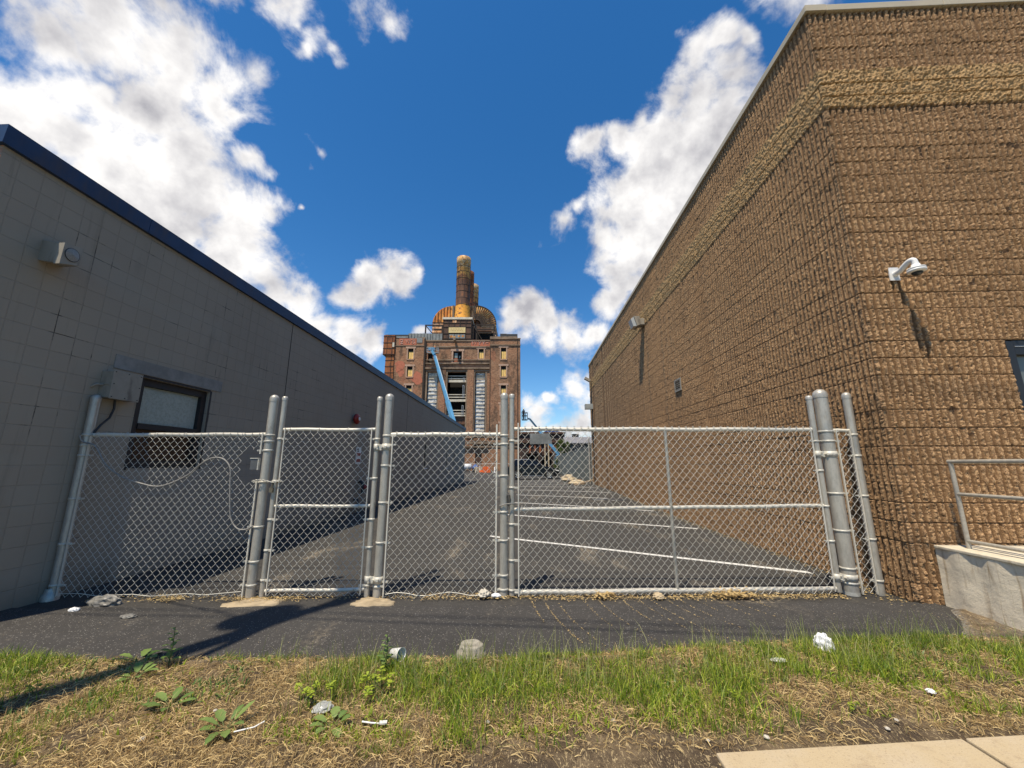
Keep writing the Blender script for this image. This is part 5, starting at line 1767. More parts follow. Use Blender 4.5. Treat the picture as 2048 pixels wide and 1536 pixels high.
for sx in (-14.2, -11.0):
    for sy in (77.6, 80.2):
        T().tube([(sx, sy - .25, .55), (sx, sy + .25, .55)], .55, 18).build('wheel', TYRE, l1)
figure('person', (-18.15, 88.2, 27.12), 1.8, HIVIS, CLOTHD, 'worker in an orange top and pale helmet in the high lift basket', 0.3)

l2 = thing('boom_lift', (8.6, 60, 0), 'distant blue boom lift with a low dark basket right of the power station', 'boom lift', 'boom lifts at the power station', turn=True)
pts = [(2.45, 60, 8.35), (2.75, 60, 8.3), (4.0, 60, 6.75), (7.2, 60, 2.75)]
mb = T(); boom(mb, pts[1], pts[2], .11); mb.build('jib', LIFTD, l2)
mb = T(); boom(mb, pts[2], pts[3], .19); mb.build('main_boom', LIFTB, l2)
mb = T(); boom(mb, pts[0], pts[1], .1); mb.build('jib_head', LIFTD, l2)
basket(l2, 1.95, 60, 8.2, .42, .35, 1.05, BLACKM)
bevel(T().box(6.6, 9.4, 59, 61, 1.0, 2.8).build('turret', LIFTB, l2), .1)
T().box(6.4, 9.6, 59.1, 60.9, .5, 1.0).build('chassis', BLACKM, l2)
for sx in (6.7, 9.3):
    for sy in (59.0, 61.0):
        T().tube([(sx, sy - .2, .5), (sx, sy + .2, .5)], .5, 16).build('wheel', TYRE, l2)
figure('person', (1.8, 60, 8.22), 1.7, CLOTHD, CLOTHD, 'worker in dark clothes standing in the distant low basket', -0.6)

# ------------------------------------------------------------------ black car
def GD(x, y):
    return gz(x, y)


cy0, cy1 = 36.0, 37.95
cz0 = 0.16
car = thing('parked_car', (0.4, 37, cz0), 'black sport utility car parked across the end of the lot behind the gate', 'car')
X0, X1 = -1.95, 2.77


def side(t):    # lower body outline (x, z)
    return t


lower = [(-1.93, .42), (-1.95, .75), (-1.90, 1.02), (-1.86, 1.10), (0.95, 1.10), (1.55, 1.12), (2.20, 1.03), (2.58, .92), (2.72, .78), (2.77, .55), (2.74, .34), (2.45, .27)]
wheelx = (-1.02, 1.85)


def archpts(cx, r=.40):
    return [(cx + r * math.cos(a), .36 + r * math.sin(a)) for a in [math.radians(v) for v in range(0, 181, 20)]]


poly = [(p[0], cz0 + p[1]) for p in lower] + [(2.28, cz0 + .27)]
poly += [(x, cz0 + z) for x, z in archpts(wheelx[1])] + [(1.42, cz0 + .25), (-.60, cz0 + .25)]
poly += [(x, cz0 + z) for x, z in archpts(wheelx[0])] + [(-1.46, cz0 + .28), (-1.8, cz0 + .3)]


def tri_prism(name, poly, ya, yb, inset, mat, parent, roofz=None):
    """side outline extruded across the car; the upper points lean inwards"""
    bm = bmesh.new()
    zmax, zmin = max(p[1] for p in poly), min(p[1] for p in poly)
    L_, R2 = [], []
    for (x, z) in poly:
        k = inset * max(0, (z - zmin) / (zmax - zmin))
        L_.append(bm.verts.new((x, ya + k, z)))
        R2.append(bm.verts.new((x, yb - k, z)))
    bm.faces.new(L_)
    bm.faces.new(list(reversed(R2)))
    n = len(poly)
    for i in range(n):
        bm.faces.new((L_[i], R2[i], R2[(i + 1) % n], L_[(i + 1) % n]))
    bmesh.ops.recalc_face_normals(bm, faces=bm.faces)
    bmesh.ops.triangulate(bm, faces=[f for f in bm.faces if len(f.verts) > 4])
    og = origin_of(parent)
    for v in bm.verts:
        v.co -= og
    me = bpy.data.meshes.new(name)
    bm.to_mesh(me)
    bm.free()
    me.materials.append(mat)
    o = bpy.data.objects.new(name, me)
    sc.collection.objects.link(o)
    o.parent = parent
    return o


b_ = tri_prism('body', poly, cy0, cy1, .04, CARP, car)
bevel(b_, .05, 3)
cab = [(-1.84, 1.10), (-1.62, 1.52), (-1.50, 1.66), (-1.2, 1.72), (0.2, 1.73), (.62, 1.68), (1.45, 1.13)]
bevel(tri_prism('cabin', [(x, cz0 + z) for x, z in cab], cy0 + .06, cy1 - .06, .16, CARP, car), .04, 2)
yw = cy0 + .085
mb = MB()
for q in ([(-1.58, 1.16), (-1.42, 1.50), (-1.30, 1.58), (-.95, 1.60), (-.95, 1.16)], [(-.88, 1.16), (-.88, 1.60), (-.10, 1.62), (-.10, 1.16)], [(-.02, 1.16), (-.02, 1.62), (.50, 1.58), (.98, 1.24), (1.0, 1.16)]):
    vs = []
    for (x, z) in q:
        k = .16 * (z - 1.10) / .63
        vs.append((x, cy0 + .06 + k - .008, cz0 + z))
    mb.add(vs, [tuple(range(len(vs)))])
mb.build('side_glass', CARG, car)
mb = MB()
mb.add([(.66, cy0 + .24, cz0 + 1.655), (.66, cy1 - .24, cz0 + 1.655), (1.42, cy1 - .14, cz0 + 1.165), (1.42, cy0 + .14, cz0 + 1.165)], [(0, 1, 2, 3)])
for v_i in range(len(mb.v)):
    x, y, z = mb.v[v_i]
    mb.v[v_i] = (x + .012, y, z + .018)
mb.build('windscreen', WSG, car)
for wx in wheelx:
    for yy in (cy0 + .02, cy1 - .24):
        t2 = MB()
        prof = [(.25, 0), (.34, .0), (.37, .03), (.37, .19), (.34, .22), (.25, .22)]
        vs, fs = [], []
        for (r, d) in prof:
            for k in range(28):
                a = k * 2 * math.pi / 28
                vs.append((wx + r * math.cos(a), yy + d, cz0 + .37 + r * math.sin(a)))
        for i in range(len(prof) - 1):
            for k in range(28):
                fs.append((i * 28 + k, i * 28 + (k + 1) % 28, (i + 1) * 28 + (k + 1) % 28, (i + 1) * 28 + k))
        t2.add(vs, fs, True)
        w_ = t2.build('wheel', TYRE, car)
        rm = MB()
        for q in range(5):
            a = q * 2 * math.pi / 5 + .2
            c_, s_ = math.cos(a), math.sin(a)
            rm.obox((wx + .13 * c_, yy + (.03 if yy < 37 else .19), cz0 + .37 + .13 * s_), (.12 * c_, 0, .12 * s_), (-.032 * s_, 0, .032 * c_), (0, .012, 0))
        rm.tube([(wx + .245 * math.cos(k * math.pi / 12), yy + .02 + (0 if yy < 37 else .18), cz0 + .37 + .245 * math.sin(k * math.pi / 12)) for k in range(25)], .02, 6)
        rm.tube([(wx, yy + .02, cz0 + .37), (wx, yy + .20, cz0 + .37)], .05, 12)
        rm.build('rim', CHROME, w_)
MB().box(1.05, 1.22, cy0 - .16, cy0 - .01, cz0 + 1.12, cz0 + 1.28).build('mirror', CARP, car)
MB().prism([(2.36, cz0 + .86), (2.72, cz0 + .80), (2.70, cz0 + .70), (2.42, cz0 + .76)], 'y', cy0 - .004, cy0 + .25).build('headlight', HEADL, car)
MB().box(2.745, 2.775, cy0 + .4, cy1 - .4, cz0 + .5, cz0 + .75).build('grille', BLACKM, car)
MB().tube([(-.45, cy0 - .012, cz0 + 1.0), (-.27, cy0 - .012, cz0 + 1.0)], .015, 6).tube([(.55, cy0 - .012, cz0 + 1.0), (.73, cy0 - .012, cz0 + 1.0)], .015, 6).build('door_handle', CARP, car)
MB().box(-.92, -.91, cy0 - .003, cy0 + .01, cz0 + .35, cz0 + 1.12).box(-.06, -.05, cy0 - .003, cy0 + .01, cz0 + .33, cz0 + 1.12).box(1.08, 1.09, cy0 - .003, cy0 + .01, cz0 + .38, cz0 + 1.1).build('door_gaps', BLACKM, car)
MB().tube([(-.55, cy0 - .01, cz0 + .30), (1.35, cy0 - .01, cz0 + .30)], .012, 6).tube([(-1.4, cy0 + .2, cz0 + 1.745), (.1, cy0 + .2, cz0 + 1.755)], .02, 6).build('trim_bars', CHROME, car)

# ------------------------------------------------------------------ things at the far end
# slatted fence running away from the brown building
sf = thing('slatted_fence', (4.15, 45, 0.2), 'tall grey green slatted chain link fence running back from the brown building', 'fence')
mb = MB()
rs = random.Random(2)
y = 26.35
slats = MB()
while y < 66:
    slats.box(4.10, 4.113, y, y + .062, .22 + .03 * rs.random(), 2.62 + .07 * rs.random())
    y += .084
slats.build('slats', SLATG, sf)
for y in [26.45, 29.4, 32.4, 35.4, 38.4, 41.4, 44.4, 48, 52, 56, 60, 65.8]:
    MB().tube([(4.17, y, .1), (4.17, y, 2.78)], .035, 8).build('post', PIPE, sf)
    MB().tube([(4.17, y, 2.74), (4.0, y, 2.98), (3.93, y, 3.06)], .018, 6).build('top_arm', PIPE, sf)
MB().tube([(4.15, 26.4, 2.66), (4.15, 65.8, 2.66)], .02, 6).tube([(4.06, 26.4, 2.96), (4.06, 65.8, 2.96)], .008, 5).tube([(4.0, 26.4, 3.04), (4.0, 65.8, 3.04)], .006, 5).build('rails_and_wires', PIPE, sf)
tag(MB().tube([(4.0, 26.35, .2), (4.0, 26.35, 3.15)], .045, 10).build('fence_post', PIPE), 'bare grey pipe post beside the far corner of the brown building', 'post')

# pieces of broken concrete and boards
rocks = [(3.05, 34.2, .34, .26, 'pair of pale stones lying near the car bonnet'), (3.0, 29.9, .48, .36, 'large pale lump of broken concrete by the slatted fence'), (3.1, 26.3, .45, .2, 'flat tan lump of concrete nearest the slatted fence end')]
for k, (x, y, w2, h2, lab) in enumerate(rocks):
    bm = bmesh.new()
    bmesh.ops.create_icosphere(bm, subdivisions=3, radius=1)
    for v in bm.verts:
        q = v.co.copy()
        f_ = 1 + .28 * math.sin(q.x * 3.1 + k) * math.cos(q.y * 2.7 + k * 2) + .12 * math.sin(q.z * 7 + k) + .06 * math.sin(q.x * 13 + q.y * 11)
        v.co = Vector((q.x * w2 * f_, q.y * w2 * .8 * f_, max(q.z, -.5) * h2 * f_ + h2 * .4))
    me = bpy.data.meshes.new('broken_concrete'); bm.to_mesh(me); bm.free()
    me.materials.append(ROCKM)
    o = bpy.data.objects.new('broken_concrete', me); sc.collection.objects.link(o)
    o.location = (x, y, GD(x, y))
    tag(o, lab, 'rubble', 'broken concrete lumps on the lot')
tag(MB().obox((3.35, 29.2, .30), (.42, .1, .10), (-.04, .22, 0), (-.01, 0, .04)).build('dark_board', RUST_D), 'dark broken board leaning beside the large concrete lump', 'board')
tag(MB().obox((3.45, 25.5, .34), (.62, .12, .17), (-.05, .2, 0), (-.01, 0, .03)).build('weathered_board', simple('board_wood', (.22, .16, .1), .9)), 'long weathered board propped low by the slatted fence end', 'board')
blob('tar_patch', 3.3, 16.5, .65, .35, .006, simple('wet_tar', (.03, .034, .042), .35), 'dark shiny tar patch on the asphalt beside the brown wall', 'tar patch', seed=4, z=.105)

# orange barrier, tanks, pallets in front of the station
bw = thing('water_barrier', (-4.5, 70, 0), 'orange plastic water filled barrier standing before the brick station', 'barrier', turn=True)
T().prism([(-5.25, .05), (-3.75, .05), (-3.78, .25), (-3.9, 1.05), (-5.1, 1.05), (-5.22, .25)], 'y', 69.75, 70.25).build('shell', BARR, bw)
T().box(-4.6, -4.45, 69.72, 69.749, .25, 1.0).box(-4.95, -4.85, 69.70, 69.749, .3, .9).box(-4.15, -4.05, 69.70, 69.749, .3, .9).build('ribs', simple('deep_orange', (.6, .09, .02), .6), bw)
bw = thing('road_barrier', (-5.9, 70.5, 0), 'cream and orange trestle stacked beside the orange water barrier', 'barrier', turn=True)
T().box(-6.6, -5.4, 70.4, 70.5, .75, .95).box(-6.6, -5.4, 70.4, 70.5, .35, .55).build('boards', PALM, bw)
T().tube([(-6.4, 70.3, 0), (-6.2, 70.5, 1.1)], .05, 6).tube([(-5.6, 70.3, 0), (-5.8, 70.5, 1.15)], .05, 6).build('legs', WHITE, bw)
T().box(-5.75, -5.2, 70.25, 70.38, .1, .45).build('orange_cloth', BARR, bw)
tk = thing('water_tank', (-8.3, 74, 0), 'white cylindrical tank on a stand left of the pallets', 'tank', turn=True)
T().tube([(-9.3, 74, 1.0), (-9.2, 74, 1.0), (-7.6, 74, 1.0), (-7.5, 74, 1.0)], [.35, .5, .5, .35], 18).build('tank_shell', TANKW, tk)
T().box(-9.0, -8.9, 73.7, 74.3, -.2, .6).box(-7.9, -7.8, 73.7, 74.3, -.2, .6).box(-9.1, -7.7, 73.9, 74.1, .3, .4).build('stand', BLACKM, tk)
tk = thing('tarp_bundle', (-6.8, 74, 0), 'blue tarpaulin heaped on a dark bin before the brick station', 'tarpaulin', turn=True)
T().box(-7.35, -6.2, 73.6, 74.4, 0, .75).build('bin', BLACKM, tk)
T().lathe((-6.8, 74, .75), [(.62, 0), (.58, .25), (.4, .5), (.15, .65), (0, .68)], 14).build('tarp', TARPB, tk)
pb = thing('pallet_stack', (-5.9, 72.5, 0), 'short stack of pale wooden pallets behind the trestle', 'pallets', turn=True)
for k in range(5):
    T().box(-6.7, -5.5, 72, 73.1, .03 + .16 * k, .08 + .16 * k).box(-6.68, -6.55, 72, 73.1, .085 + .16 * k, .18 + .16 * k).box(-5.65, -5.52, 72, 73.1, .085 + .16 * k, .18 + .16 * k).build('pallet', PALM, pb)
tag(T().tube([(-3.0, 69, 0), (-3.0, 69, .95), (-3.0, 69, 1.0)], [.11, .09, .05], 10).box(-3.3, -2.7, 68.7, 69.3, 0, .06).build('delineator_post', WHITE), 'short white marker post right of the orange barrier', 'marker post')
tag(T().tube([(-11, 71, 1.55), (-6, 71, 1.5), (-.5, 71, 1.55)], .03, 5).tube([(-5.7, 71, 0), (-5.7, 71, 1.5)], .03, 5).tube([(-.5, 71, 0), (-.5, 71, 1.55)], .03, 5).build('wire_rail', WHITE), 'thin white wire rail strung before the brick station', 'rail')

# low buildings right of the station
sh_ = thing('brown_shed', (4.3, 72, 0), 'low dark brown industrial shed behind the black car', 'building', turn=True)
mb = T().wall('y', 70, 1, 1.1, 9.4, -.5, 7.0, [(2.6, 4.6, .2, 3.2), (5.2, 7.0, .2, 3.0)], 1.2)
mb.add([(9.4, 70, -.5), (9.4, 85, -.5), (9.4, 85, 7), (9.4, 70, 7)], [(0, 1, 2, 3)])
mb.add([(2.05, 70, 7), (9.4, 70, 7), (9.4, 85, 7), (2.05, 85, 7)], [(0, 1, 2, 3)])
mb.build('walls', BROWNB, sh_)
T().box(2.6, 4.6, 71.2, 71.3, .2, 3.2).box(5.2, 7.0, 71.2, 71.3, .2, 3.0).build('door', DARKIN, sh_)
T().box(1.1, 9.5, 69.6, 69.999, 5.2, 5.5).box(1.1, 9.5, 69.7, 69.999, 6.8, 7.1).build('beams', RUST_D, sh_)
mb = T()
for k in range(7):
    mb.box(3.0 + k * .9, 3.35 + k * .9, 69.8, 69.99, 3.4 + .3 * (k % 2), 4.9)
mb.build('red_panels', RUST_R, sh_)
T().box(6.3, 6.5, 69.3, 69.5, -.2, 5.2).build('column', PALM, sh_)
tag(T().box(6.1, 8.6, 71, 73, 7.12, 7.7).build('roof_container', TARPB), 'blue container lying on the roof of the brown shed', 'container')
ho = thing('grey_house', (11.4, 62, 0), 'grey sided house with a pale grey roof behind the slatted fence', 'house', turn=True)
mb = T()
k = 0
z = -.5
while z < 4.75:
    mb.prism([(8.35, z), (14, z), (14, z + .24), (8.35, z + .24)], 'y', 62.0 + .02, 61.97) if False else mb.box(8.35, 15, 62.0, 62.05, z, z + .22)
    mb.add([(8.35, 62.0, z + .22), (15, 62.0, z + .22), (15, 62.05, z + .24), (8.35, 62.05, z + .24)], [(0, 1, 2, 3)])
    z += .24
mb.add([(8.35, 62.06, -.5), (8.35, 70, -.5), (8.35, 70, 4.8), (8.35, 66, 5.9), (8.35, 62.06, 4.8)], [(0, 1, 2, 3, 4)])
mb.box(8.36, 15, 62.06, 70, -.5, 4.7)
mb.build('walls', SIDING, ho)
T().add([(8.1, 61.6, 4.75), (15.2, 61.6, 4.75), (15.2, 66, 5.95), (8.6, 66, 5.95), (8.1, 61.6, 4.65), (15.2, 61.6, 4.65)], [(0, 1, 2, 3), (0, 4, 5, 1)]).build('roof', SHING, ho)
ch = T().box(9.2, 10.1, 66.5, 67.4, 5.0, 7.0).build('chimney', WHITE, ho)
T().box(10.3, 11.3, 66.5, 67.5, 5.5, 6.5).build('roof_box', DARKBOX, ho)
T().box(11.0, 12.0, 61.9, 61.99, 2.2, 3.3).build('window', GLASSD, ho)
tag(T().tube([(4.85, 58, -.1), (4.85, 58, 5.1)], .09, 8).tube([(4.5, 58, 4.9), (5.2, 58, 4.9)], .05, 6).build('timber_post', PALM), 'slender pale timber post standing behind the black car', 'post')
tag(T().box(12.2, 13.3, 45, 45.3, 1.2, 1.75).box(12.3, 12.4, 45.3, 45.4, 0, 1.75).build('green_bin_lid', simple('green_panel', (.05, .22, .14), .6)), 'green panel seen above ground behind the slatted fence', 'panel')


def leafy(name, c, rad, n, label, cat, group=None, size=.2, mat=BUSH, seed=0, trunk=None, turn=True):
    rs = np.random.RandomState(seed)
    root = thing(name, c, label, cat, group, turn=turn)
    cc = camrot(c) if turn else c
    lobes = [(rs.randn(3) * np.array(rad) * .42, .55 + .3 * rs.rand()) for _ in range(9)]
    V, F, tone = [], [], []
    for q in range(n):
        lo, s = lobes[rs.randint(len(lobes))]
        d = rs.randn(3)
        d /= np.linalg.norm(d)
        p = lo + d * np.array(rad) * s * (rs.rand() ** .45) * .6
        a, b = rs.randn(3), rs.randn(3)
        a = a / np.linalg.norm(a) * size * (.6 + .8 * rs.rand())
        b = b / np.linalg.norm(b) * size * .55
        k = len(V)
        P0 = np.array(cc) + p + np.array([0, 0, rad[2]])
        V += [P0 - a, P0 + b, P0 + a, P0 - b]
        F.append((k, k + 1, k + 2, k + 3))
        t_n = rs.rand()
        tone += [t_n] * 4
    raw_mesh('crown', np.array(V), np.array(F), mat, {'tone': tone}, parent=root)
    mb = MB()
    mb.tube([(cc[0], cc[1], cc[2] - .3), (cc[0] + .05, cc[1], cc[2] + rad[2] * .7), (cc[0] + .2, cc[1], cc[2] + rad[2] * 1.4)], [.14, .1, .03], 8)
    mb.tube([(cc[0], cc[1], cc[2] + rad[2] * .4), (cc[0] - rad[0] * .5, cc[1], cc[2] + rad[2] * 1.2)], [.07, .02], 6)
    mb.build('trunk', WOODP, root)
    return root


leafy('small_tree', (7.6, 59, 2.2), (.9, .9, 1.7), 2600, 'small green tree between the brown shed and the grey house', 'tree', size=.11, seed=3)
leafy('bush', (5.5, 50, .3), (.5, .5, .8), 1500, 'small green bush behind the front of the black car', 'bush', size=.08, seed=5)
leafy('street_tree', (24, 120, 0), (5, 5, 4), 3500, 'round green tree far beyond the grey house', 'tree', size=.4, seed=6)

# ------------------------------------------------------------------ wooden pole behind the camera that shades the apron
up = thing('utility_pole', (-4.45, 0.55, 0), 'wooden utility pole left of the camera whose shadow crosses the apron', 'utility pole')
MB().tube([(-4.45, .55, -.2), (-4.43, .55, 12.5)], [.13, .085], 16).build('pole', WOODP, up)
MB().tube([(-4.95, -.32, 12.0), (-3.95, 1.42, 12.0)], .055, 8).build('crossarm', WOODP, up)
MB().tube([(-4.78, .5, 9.2), (-4.78, .5, 10.1)], .2, 14).build('transformer', UTIL, up)
MB().tube([(-4.44, .55, 5.4), (-3.9, 1.05, 6.0), (-4.0, 1.15, 7.0), (-4.2, 1.3, 9.7), (-4.35, .8, 10.2), (-4.43, .56, 10.2)], .045, 8).build('shadow_brace', UTIL, up)  # unseen brace, added and bent to cast a second shadow beside the pole's
mb = MB()
for (x, yo, z) in ((-4.95, -.32, 12.1), (-4.45, .55, 12.55), (-3.95, 1.42, 12.1), (-4.45, .7, 9.0)):
    P = [(-60 + 4 * k, yo + (60 + x - 4 * k) * .02, z - .9 * math.sin(math.pi * k / 14)) for k in range(0, 14)] + [(x, yo, z)] + [(x + 3 * k, yo - .06 * k, z - 1.0 * math.sin(math.pi * k / 14)) for k in range(1, 15)]
    mb.tube(P, .012, 5)
mb.each('wire', BLACKM, up)
MB().tube([(-4.42, .55, 9.0), (-6.2, 3.1, 4.9)], .014, 6).build('service_drop', BLACKM, up)

# ------------------------------------------------------------------ grass, straw, weeds
def blades(n, xr, yr, dens, hrange, width, mat, name, label, cat, seed, lean=.35, flat=False, hmod=None):
    rs = np.random.RandomState(seed)
    x = rs.uniform(*xr, n * 6)
    y = rs.uniform(*yr, n * 6)
    d = dens(x, y)
    ok = (rs.rand(len(x)) < d) & (y < edge(x) + 0.02)
    x, y = x[ok][:n], y[ok][:n]
    m = len(x)
    z = verge_z(x, y)
    h = rs.uniform(*hrange, m) * (hmod(x, y) if hmod else 1)
    az = rs.uniform(0, 2 * np.pi, m)
    ln = np.abs(rs.randn(m)) * lean + .08
    if flat:
        ln = rs.uniform(1.1, 1.5, m)
    wv_ = width * rs.uniform(.6, 1.3, m)
    dx, dy = np.cos(az), np.sin(az)
    fa = rs.uniform(0, 2 * np.pi, m)
    wx_, wy_ = np.cos(fa) * wv_, np.sin(fa) * wv_
    V = np.zeros((m, 7, 3))
    tone = np.zeros((m, 7))
    tn_ = rs.rand(m) ** 1.5
    if flat:
        zs, os_ = (0.004, .5, .55), (0, .5, 1)
        rise = rs.uniform(.0, .35, m)
        for q, (t0) in enumerate((0, .5, 1.0)):
            cx_, cy_ = x + dx * h * t0, y + dy * h * t0 + .1 * h * np.sin(t0 * 3) * rs.randn(m) * .3
            cz_ = z + .006 + rise * h * np.sin(t0 * np.pi) * .8 + rise * h * t0 * .3
            if q < 2:
                V[:, 2 * q] = np.stack([cx_ - wx_ * (1 - .2 * q), cy_ - wy_ * (1 - .2 * q), cz_], -1)
                V[:, 2 * q + 1] = np.stack([cx_ + wx_ * (1 - .2 * q), cy_ + wy_ * (1 - .2 * q), cz_ + .002], -1)
            else:
                V[:, 4] = np.stack([cx_ - wx_ * .6, cy_ - wy_ * .6, cz_], -1)
                V[:, 5] = np.stack([cx_ + wx_ * .6, cy_ + wy_ * .6, cz_], -1)
                V[:, 6] = np.stack([cx_ + dx * h * .1, cy_ + dy * h * .1, cz_], -1)
    else:
        for q, t0 in enumerate((0, .4, .75)):
            off = ln * t0 ** 1.8 * h
            cx_, cy_, cz_ = x + dx * off, y + dy * off, z - .004 + h * t0 * np.cos(ln * t0 * .8)
            s_ = (1, .85, .5)[q]
            V[:, 2 * q] = np.stack([cx_ - wx_ * s_, cy_ - wy_ * s_, cz_], -1)
            V[:, 2 * q + 1] = np.stack([cx_ + wx_ * s_, cy_ + wy_ * s_, cz_], -1)
        off = ln * 1.15 * h
        V[:, 6] = np.stack([x + dx * off, y + dy * off, z + h * np.cos(ln * .85)], -1)
    tone[:] = tn_[:, None]
    b = np.arange(m)[:, None] * 7
    F = np.concatenate([b + np.array([[0, 1, 3, 2]]), b + np.array([[2, 3, 5, 4]]), b + np.array([[4, 5, 6, 6]])])
    # the tip as a degenerate-free quad: split into its own triangle mesh is not needed, use 4-5-6 with midpoint
    quad = np.concatenate([b + np.array([[0, 1, 3, 2]]), b + np.array([[2, 3, 5, 4]])])
    tri = b + np.array([[4, 5, 6]])
    me = bpy.data.meshes.new(name)
    VV = V.reshape(-1, 3)
    me.vertices.add(len(VV)); me.vertices.foreach_set('co', VV.astype(np.float32).ravel())
    nq, nt_ = len(quad), len(tri)
    me.loops.add(nq * 4 + nt_ * 3)
    me.loops.foreach_set('vertex_index', np.concatenate([quad.ravel(), tri.ravel()]).astype(np.int32))
    me.polygons.add(nq + nt_)
    me.polygons.foreach_set('loop_start', np.concatenate([np.arange(nq) * 4, nq * 4 + np.arange(nt_) * 3]).astype(np.int32))
    me.polygons.foreach_set('loop_total', np.concatenate([np.full(nq, 4), np.full(nt_, 3)]).astype(np.int32))
    at = me.attributes.new('tone', 'FLOAT', 'POINT'); at.data.foreach_set('value', tone.ravel().astype(np.float32))
    me.materials.append(mat)
    me.update(calc_edges=True)
    o = bpy.data.objects.new(name, me); sc.collection.objects.link(o)
    tag(o, label, cat); o['kind'] = 'stuff'
    return o


def green_mask(x, y):
    e_ = edge(x)
    u = (e_ - y)                       # distance from the asphalt
    n1 = vnoise(x * 2.6 + 9, y * 2.6, 61)
    n2 = vnoise(x * 7 + 2, y * 7, 62)
    m = n1 * .6 + n2 * .4
    right = sst((x + .55) / .6)
    base = right * np.where(u < .70 + .18 * (n1 - .3), 1.0, .06 + .5 * sst((m - .62) / .1))
    mid = sst((x + 2.0) / .4) * (1 - right) * sst((m - .50) / .14) * .8
    left = (1 - sst((x + 2.0) / .4)) * sst((m - .56) / .10) * .5
    far_left = sst((-3.25 - x) / .3) * (u < .45) * .8
    clump = np.exp(-((x + .15) ** 2 / .18 + (y - 2.95) ** 2 / .10)) * .9 + np.exp(-((x + 1.25) ** 2 / .05 + (y - 2.95) ** 2 / .06)) * .9 + np.exp(-((x - 1.05) ** 2 / .05 + (y - 2.75) ** 2 / .06)) * .7 + np.exp(-((x + .75) ** 2 / .02 + (y - 2.85) ** 2 / .03))
    patchy = .12 + .88 * sst((n2 * .5 + .5 * vnoise(x * 4.3, y * 4.3, 63) - .36) / .16)
    d = np.maximum.reduce([base * patchy, mid, left, far_left, clump * .9])
    return np.clip(d, 0, 1) * (y > 2.44 + .118 * x - .05) * ~((x > 3.5) & (y > 3.75))


blades(24000, (-4.2, 4.4), (2.2, 4.0), green_mask, (.03, .12), .0023, GRASS, 'grass', 'green grass growing along the asphalt edge', 'grass', 5, lean=.6,
       hmod=lambda x, y: .45 + .95 * vnoise(x * 3, y * 3, 70))
blades(1500, (-2.2, 4.2), (2.7, 4.0), lambda x, y: green_mask(x, y) * (edge(x) - y < .6), (.12, .26), .0018, SEED, 'tall_grass', 'taller grass stalks standing above the verge', 'grass', 6, lean=.25)


def straw_mask(x, y):
    n1 = vnoise(x * 4 + 3, y * 4, 81)
    bare = ((y < 2.50 + .118 * x) & (x > -.3)) * .4
    return np.clip(.35 + .8 * n1 - .4 * green_mask(x, y) - bare, .05, 1) * (y > 2.32 + .118 * x)


blades(36000, (-4.6, 4.4), (1.9, 3.9), straw_mask, (.02, .085), .0016, STRAW, 'dry_grass', 'matted dry straw covering the verge', 'dry grass', 7, flat=True)
blades(7000, (-4.4, 4.4), (2.0, 3.8), straw_mask, (.03, .09), .0018, STRAW, 'straw_tufts', 'short dead grass tufts among the straw', 'dry grass', 8, lean=.8)

def cover_mask(x, y):
    n = vnoise(x * 3.3 + 7, y * 3.3, 95)
    n2 = vnoise(x * 9 + 1, y * 9, 96)
    return sst((n * .6 + n2 * .4 - .50) / .1) * (.25 + .75 * sst((x + 1.8) / .6)) * (y > 2.5 + .118 * x)


blades(5200, (-4.2, 4.2), (2.35, 3.95), cover_mask, (.018, .05), .0060, WEEDY, 'ground_cover', 'low clover and small bright leaves among the grass', 'ground cover', 9, lean=1.0)
blades(2600, (-4.2, 4.2), (2.35, 3.95), lambda x, y: cover_mask(x + 3, y), (.02, .06), .0075, WEEDL, 'seedling_leaves', 'small dark green seedlings scattered over the verge', 'ground cover', 10, lean=1.0)


# debris along the fence foot and chips on the asphalt
def scatter(name, pts, size, mat, label, cat, seed, zoff=.004):
    rs = np.random.RandomState(seed)
    V, F = [], []
    for (x, y, z) in pts:
        a = rs.uniform(0, 6.28)
        l_, w2 = size * rs.uniform(.5, 1.6), size * rs.uniform(.2, .6)
        c_, s_ = math.cos(a), math.sin(a)
        k = len(V)
        t1, t2 = rs.uniform(0, size * .6), rs.uniform(0, size * .4)
        V += [(x - c_ * l_, y - s_ * l_, z + zoff), (x + s_ * w2, y - c_ * w2, z + zoff + t1), (x + c_ * l_, y + s_ * l_, z + zoff + t2), (x - s_ * w2, y + c_ * w2, z + zoff)]
        F.append((k, k + 1, k + 2, k + 3))
    o = raw_mesh(name, np.array(V), np.array(F), mat, {'tone': rs.rand(len(V))})
    tag(o, label, cat)
    o['kind'] = 'stuff'
    return o


